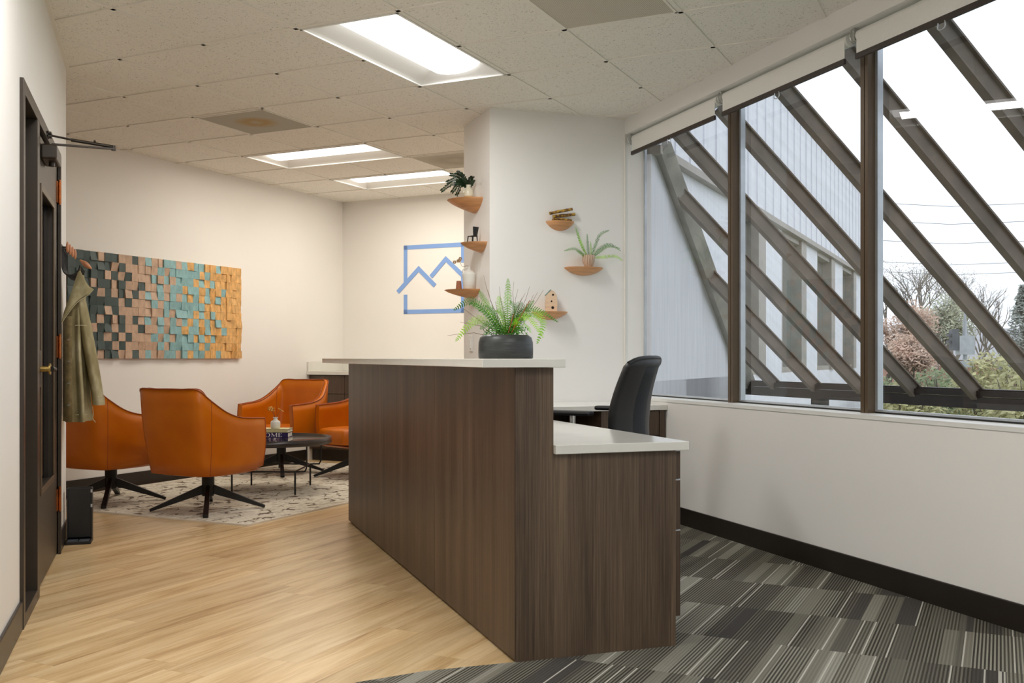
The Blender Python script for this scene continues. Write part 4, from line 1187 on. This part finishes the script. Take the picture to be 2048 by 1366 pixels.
# ================================================================ outside
b = MB(); b.prism([(3.35, -25), (120, -25), (120, 120), (3.35, 120)], -.9, -.6)
o = b.build('ground', M['ground']); struct(o)
# lean-to glazing: rafters down to a beam
XE, ZE, SL = 5.46, .86, .90
def zr(x): return ZE+(XE-x)*SL
t = thing('sloped_glazing', 'brown steel lean-to frame of slanting rafters outside the windows', 'glazed canopy', (3.42, 0, 0))
for k in range(-9, 5):
    yk = 5.63+.615*k
    xs = max(3.37, yk-3.2+.06)
    if xs > XE-.1: continue
    a = Vector((xs-3.42, yk, zr(xs)-.07)); c_ = Vector((XE-3.42, yk, zr(XE)-.07))
    up = (SL, 0, 1)
    b = MB(); b.bar(a, c_, .018, .085, up)
    un = Vector(up).normalized()
    b.bar(a+un*.045, c_+un*.045, .056, .010, up); b.bar(a-un*.045, c_-un*.045, .056, .010, up)
    rf = b.build('rafter', M['rafter'], t)
b = MB(); b.box(XE-3.42-.05, XE-3.42+.05, -8, 8.62, .80, .84); b.box(XE-3.42-.06, XE-3.42+.03, -8, 8.60, .715, .795); b.box(XE-3.42-.03, XE-3.42+.07, -8, 8.6, .84, .852); b.build('eaves_beam', M['rafter_dark'], t)
for yk in (7.46, 5.0, 2.5, 0, -2.5):
    b = MB(); b.box(XE-3.42-.05, XE-3.42+.05, yk-.06, yk+.06, -.6, .715); b.build('post', M['rafter_dark'], t)
b = MB(); b.box(-.05, .04, -8, 6.55, 2.78, 2.95); b.build('wall_plate', M['rafter'], t)
b = MB(); b.bar((3.44-3.42, 6.60, zr(3.44)-.06), (XE-3.42, XE+3.16, zr(XE)-.06), .14, .12, (SL, 0, 1)); b.build('flashing', M['flash'], t)
for k in range(-9, 5):
    y0 = 5.63+.615*k+.03; y1 = y0+.555
    xa, xb_ = max(3.37, y0-3.2+.1), max(3.37, y1-3.2+.1)
    if xb_ > XE-.05: continue
    b = MB(); e = .0
    b.add([(xa-3.42, y0, zr(xa)+e), (xb_-3.42, y1, zr(xb_)+e), (XE-3.42, y1, zr(XE)+e), (XE-3.42, y0, zr(XE)+e)], [(0, 1, 2, 3)])
    b.build('sloped_pane', M['glass_roof'], t)
b = MB(); b.tube(cat1([(XE+.25, 7.15, .60), (XE+.22, 7.12, .50), (XE+.24, 7.10, .2), (XE+.24, 7.08, -.58)], 5), .012, 8)
o = b.build('drain_cable', M['plastic_black']); tag(o, 'thin black cable curving down behind the dark beam outside', 'cable')

# the wing of the building that runs off at 45 degrees
t = thing('building_wing', 'pale grey metal-clad wing of the building with a row of tall windows', 'building', (3.36, 6.56, 0), R(45))
# local x along the wall, y into the building (wall face at y=0)
Lw = 14.6
def wl(mb, q0, q1, z0, z1, y0=0, y1=.3): mb.box(q0*math.sqrt(2), q1*math.sqrt(2), y0, y1, z0, z1)
b = MB(); wl(b, 0, 10.3, 2.60, 4.02, -.05, .3); b.box(0, Lw, .3, 4, 3.9, 3.98)
for k in range(int(Lw/.41)): b.box(k*.41, k*.41+.014, -.062, -.05, 2.60, 4.0)
b.build('fascia', M['clad'], t)
b = MB(); b.box(0, Lw, -.09, .35, 4.0, 4.07); b.build('roof_edge', M['clad_dark'], t)
b = MB(); b.box(0, Lw, -.07, .3, 2.54, 2.60); b.build('soffit_trim', M['clad_frame'], t)
b = MB(); wl(b, 0, 1.66, -.7, 2.54); wl(b, 0, 10.3, -.7, .90)
q0 = 1.66
wins = []
k = 0
while q0 < 8.6:
    wins.append(q0); wl(b, q0+1.05, q0+1.77, .90, 2.54); q0 += 1.77
b.build('wall', M['clad'], t)
for q0 in wins:
    b = MB(); r2 = math.sqrt(2)
    b.box(q0*r2, q0*r2+.05, .0, .2, .9, 2.54); b.box((q0+.8)*r2, (q0+1.05)*r2, -.03, .2, .9, 2.54); b.box(q0*r2+.05, (q0+.8)*r2, 0, .2, .9, .96); b.box(q0*r2+.05, (q0+.8)*r2, 0, .2, 2.48, 2.54)
    wf = b.build('wing_window', M['clad_frame'], t)
    b = MB(); b.box(q0*r2+.05, (q0+.8)*r2, .10, .115, .96, 2.48); b.build('pane', M['far_glass'], wf)

# distant planting and street furniture
def place(px, dist): 
    lat = (px-1024)/2027*dist; return wd(lat, dist)
def leaf_cloud(mb, c_, rad, n, ls, rq, shape=(1, 1, 1)):
    for _ in range(n):
        while True:
            p = Vector((rq.uniform(-1, 1), rq.uniform(-1, 1), rq.uniform(-1, 1)))
            if p.length < 1: break
        p = Vector((p.x*rad*shape[0], p.y*rad*shape[1], p.z*rad*shape[2]))+Vector(c_)
        d = Vector((rq.uniform(-1, 1), rq.uniform(-1, 1), rq.uniform(-1, 1))).normalized(); e = d.orthogonal().normalized()
        l_ = ls*rq.uniform(.6, 1.3)
        mb.add([p-e*l_*.4, p+d*l_, p+e*l_*.4, p-d*l_], [(0, 1, 2, 3)])
def branches(mb, p, d, l_, r_, lev, rq, tips):
    q_ = p+d*l_; m_ = p+d*l_*.5+Vector((rq.uniform(-.05, .05), rq.uniform(-.05, .05), 0))*l_
    mb.tube([p, m_, q_], [r_, r_*.85, r_*.7], 4, False)
    if lev == 0: tips.append(q_); return
    for k in range(rq.choice([2, 3])):
        nd = (d+Vector((rq.uniform(-.65, .65), rq.uniform(-.65, .65), rq.uniform(-.15, .45)))).normalized()
        branches(mb, q_ if k else m_.lerp(q_, .6), nd, l_*rq.uniform(.62, .82), r_*.62, lev-1, rq, tips)
GZ = -.6
def tree(label, px, dist, hgt, mat, lev=5, leaves=700, ls=.09, seed=1, crown=None, trunk_r=.12, name='tree', cat='tree'):
    x, y = place(px, dist); t = thing(name, label, cat, (x, y, GZ)); rq = random.Random(seed); b = MB(); tips = []
    branches(b, Vector((0, 0, 0)), Vector((0, 0, 1)), hgt*.30, trunk_r, lev, rq, tips); b.build('trunk', M['bark'], t)
    if leaves:
        b = MB()
        for p in tips: leaf_cloud(b, p, hgt*.085, max(1, leaves//len(tips)), ls, rq)
        b.build('foliage', mat, t)
    return t
def bush(label, px, dist, w_, h_, mat, n, ls, seed):
    x, y = place(px, dist); t = thing('shrub', label, 'shrub', (x, y, GZ)); rq = random.Random(seed); b = MB()
    for k in range(9):
        a = rq.uniform(0, 6.28); b.tube([(0, 0, 0), (w_*.2*math.cos(a), w_*.2*math.sin(a), h_*.4), (w_*.4*math.cos(a), w_*.4*math.sin(a), h_*.85)], [.03, .02, .008], 4)
    b.build('stem', M['bark'], t)
    b = MB(); leaf_cloud(b, (0, 0, h_*.5), 1, n, ls, rq, (w_/2, w_/2, h_/2)); b.build('foliage', mat, t)
tree('large fine-twigged grey tree left of the far view', 1810, 30, 4.9, M['tree_grey'], 6, 4200, .030, 3)
tree('olive-leaved tree in the middle of the far view', 1868, 26, 3.4, M['tree_olive'], 6, 6000, .045, 5)
tree('pinkish autumn tree at the left of the right-hand window', 1775, 24, 3.0, M['tree_pink'], 6, 7500, .042, 8)
tree('pale pink autumn tree next to the window mullion', 1830, 22, 2.3, M['tree_pink'], 6, 6000, .040, 12)
tree('bare grey tree with upswept branches near the right edge', 2004, 32, 4.2, M['tree_grey'], 6, 0, .05, 14, trunk_r=.1)
tree('bare slender tree behind the grey roof', 1960, 34, 3.6, M['tree_grey'], 6, 0, .05, 19, trunk_r=.09)
tree('tall thin-leaved tree rising behind the signal pole', 1905, 36, 4.6, M['tree_grey'], 6, 3600, .035, 33)
x, y = place(2044, 30); t = thing('conifer', 'dark conifer at the right edge of the far view', 'tree', (x, y, GZ)); rq = random.Random(5)
b = MB(); b.tube([(0, 0, 0), (0, 0, 3.8)], [.12, .02], 6); b.build('trunk', M['bark'], t)
b = MB()
for k in range(26):
    z = .5+k*.128; r_ = lerp(1.15, .06, k/25); leaf_cloud(b, (0, 0, z), 1, 90, .09, rq, (r_, r_, .12))
b.build('foliage', M['conifer'], t)
for i, (lab, px, ds, w_, h_, mt, n_, ls) in enumerate([
        ('yellow-green shrub below the grey roof, right of the signal pole', 1985, 17, 1.4, 1.85, 'bush_yellow', 3200, .06),
        ('yellow-green shrub at the far right edge', 2062, 14.5, 1.3, 1.6, 'bush_yellow', 3000, .06),
        ('olive shrub left of the signal pole', 1880, 19.5, 1.5, 1.5, 'bush_green', 2800, .06),
        ('ochre shrub beneath the pink autumn trees', 1812, 16.5, 1.3, 1.3, 'bush_yellow', 2800, .06),
        ('low green shrub beside the window mullion', 1762, 21, 1.5, 1.3, 'bush_green', 2600, .06),
        ('small green shrub behind the signal pole', 1932, 22.5, 1.7, 1.3, 'bush_green', 2600, .06)]):
    bush(lab, px, ds, w_, h_, M[mt], n_, ls, 100+i)
# strappy plants close below the beam
for i, (px, ds) in enumerate([(1785, 8.9), (1835, 10.4), (1895, 8.9), (1950, 10.2), (2015, 8.6)]):
    x, y = place(px, ds); rq = random.Random(200+i); b = MB()
    for k in range(60):
        a = rq.uniform(0, 6.28); l_ = rq.uniform(.4, 1.1); o_ = Vector((rq.uniform(-.2, .2), rq.uniform(-.2, .2), 0)); d = Vector((math.cos(a), math.sin(a), 0)); s_ = Vector((-d.y, d.x, 0))*.012
        p0, p1, p2 = o_, o_+d*l_*.15+Vector((0, 0, l_*.8)), o_+d*l_*.4+Vector((0, 0, l_*.95))
        b.add([p0-s_, p0+s_, p1+s_, p1-s_], [(0, 1, 2, 3)]); b.add([p1-s_, p1+s_, p2], [(0, 1, 2)])
    o = b.build('grass_clump', M['bush_green'], loc=(x, y, GZ)); tag(o, 'strappy green grass clump below the dark eaves beam outside', 'plant', 'grass clumps outside the window')
x, y = place(1930, 24)
t = thing('signal_pole', 'grey street pole with a traffic signal and box beyond the windows', 'traffic signal', (x, y, GZ), R(-YAW))
b = MB(); b.tube([(0, 0, 0), (0, 0, 2.55)], .05, 10); b.tube([(0, 0, 2.5), (0, 0, 3.35)], .03, 8); b.box(-.2, .2, -.06, .06, 1.22, 1.27); b.build('pole', M['pole_grey'], t)
b = MB(); b.box(-.18, .18, -.12, .12, 1.75, 2.2); b.box(-.14, .16, -.1, .1, 1.45, 1.6); b.build('control_box', M['pole_grey'], t)
b = MB(); b.box(-.34, -.19, -.1, .1, 1.85, 2.35); b.box(-.42, -.30, -.06, .06, 2.18, 2.24); b.box(-.42, -.30, -.06, .06, 2.02, 2.08); b.box(-.2, -.17, -.03, .03, 2.0, 2.1); b.build('signal_head', M['signal'], t)
x, y = place(2010, 38)
t = thing('far_house', 'low building with a wide grey roof in the distance', 'house', (x, y, GZ), R(-YAW))
b = MB(); b.box(-3.0, 4, 0, 5, 0, 1.7); b.build('wall', M['far_brick'], t)
b = MB(); b.add([(-3.3, -.3, 1.6), (4.2, -.3, 1.6), (4.2, 2.5, 2.85), (-2.9, 2.5, 2.85), (4.2, 5.3, 1.6), (-3.3, 5.3, 1.6)], [(0, 1, 2, 3), (3, 2, 4, 5), (0, 3, 5), (1, 4, 2)]); b.build('roof', M['far_roof'], t)
for i, (za, px0) in enumerate([(6.7, 1500), (6.2, 1500), (5.6, 1500), (4.9, 1500), (4.6, 1500)]):
    a = place(1400, 36+i); c_ = place(2400, 36+i)
    b = MB(); b.tube([(*a, za+.2), ((a[0]+c_[0])/2, (a[1]+c_[1])/2, za-.25), (*c_, za+.1)], .010, 4)
    o = b.build('power_line', M['wire']); tag(o, ['highest power line crossing the white sky', 'second power line from the top', 'middle power line of the five', 'fourth power line from the top', 'lowest power line just above the trees'][i], 'power line', 'power lines')
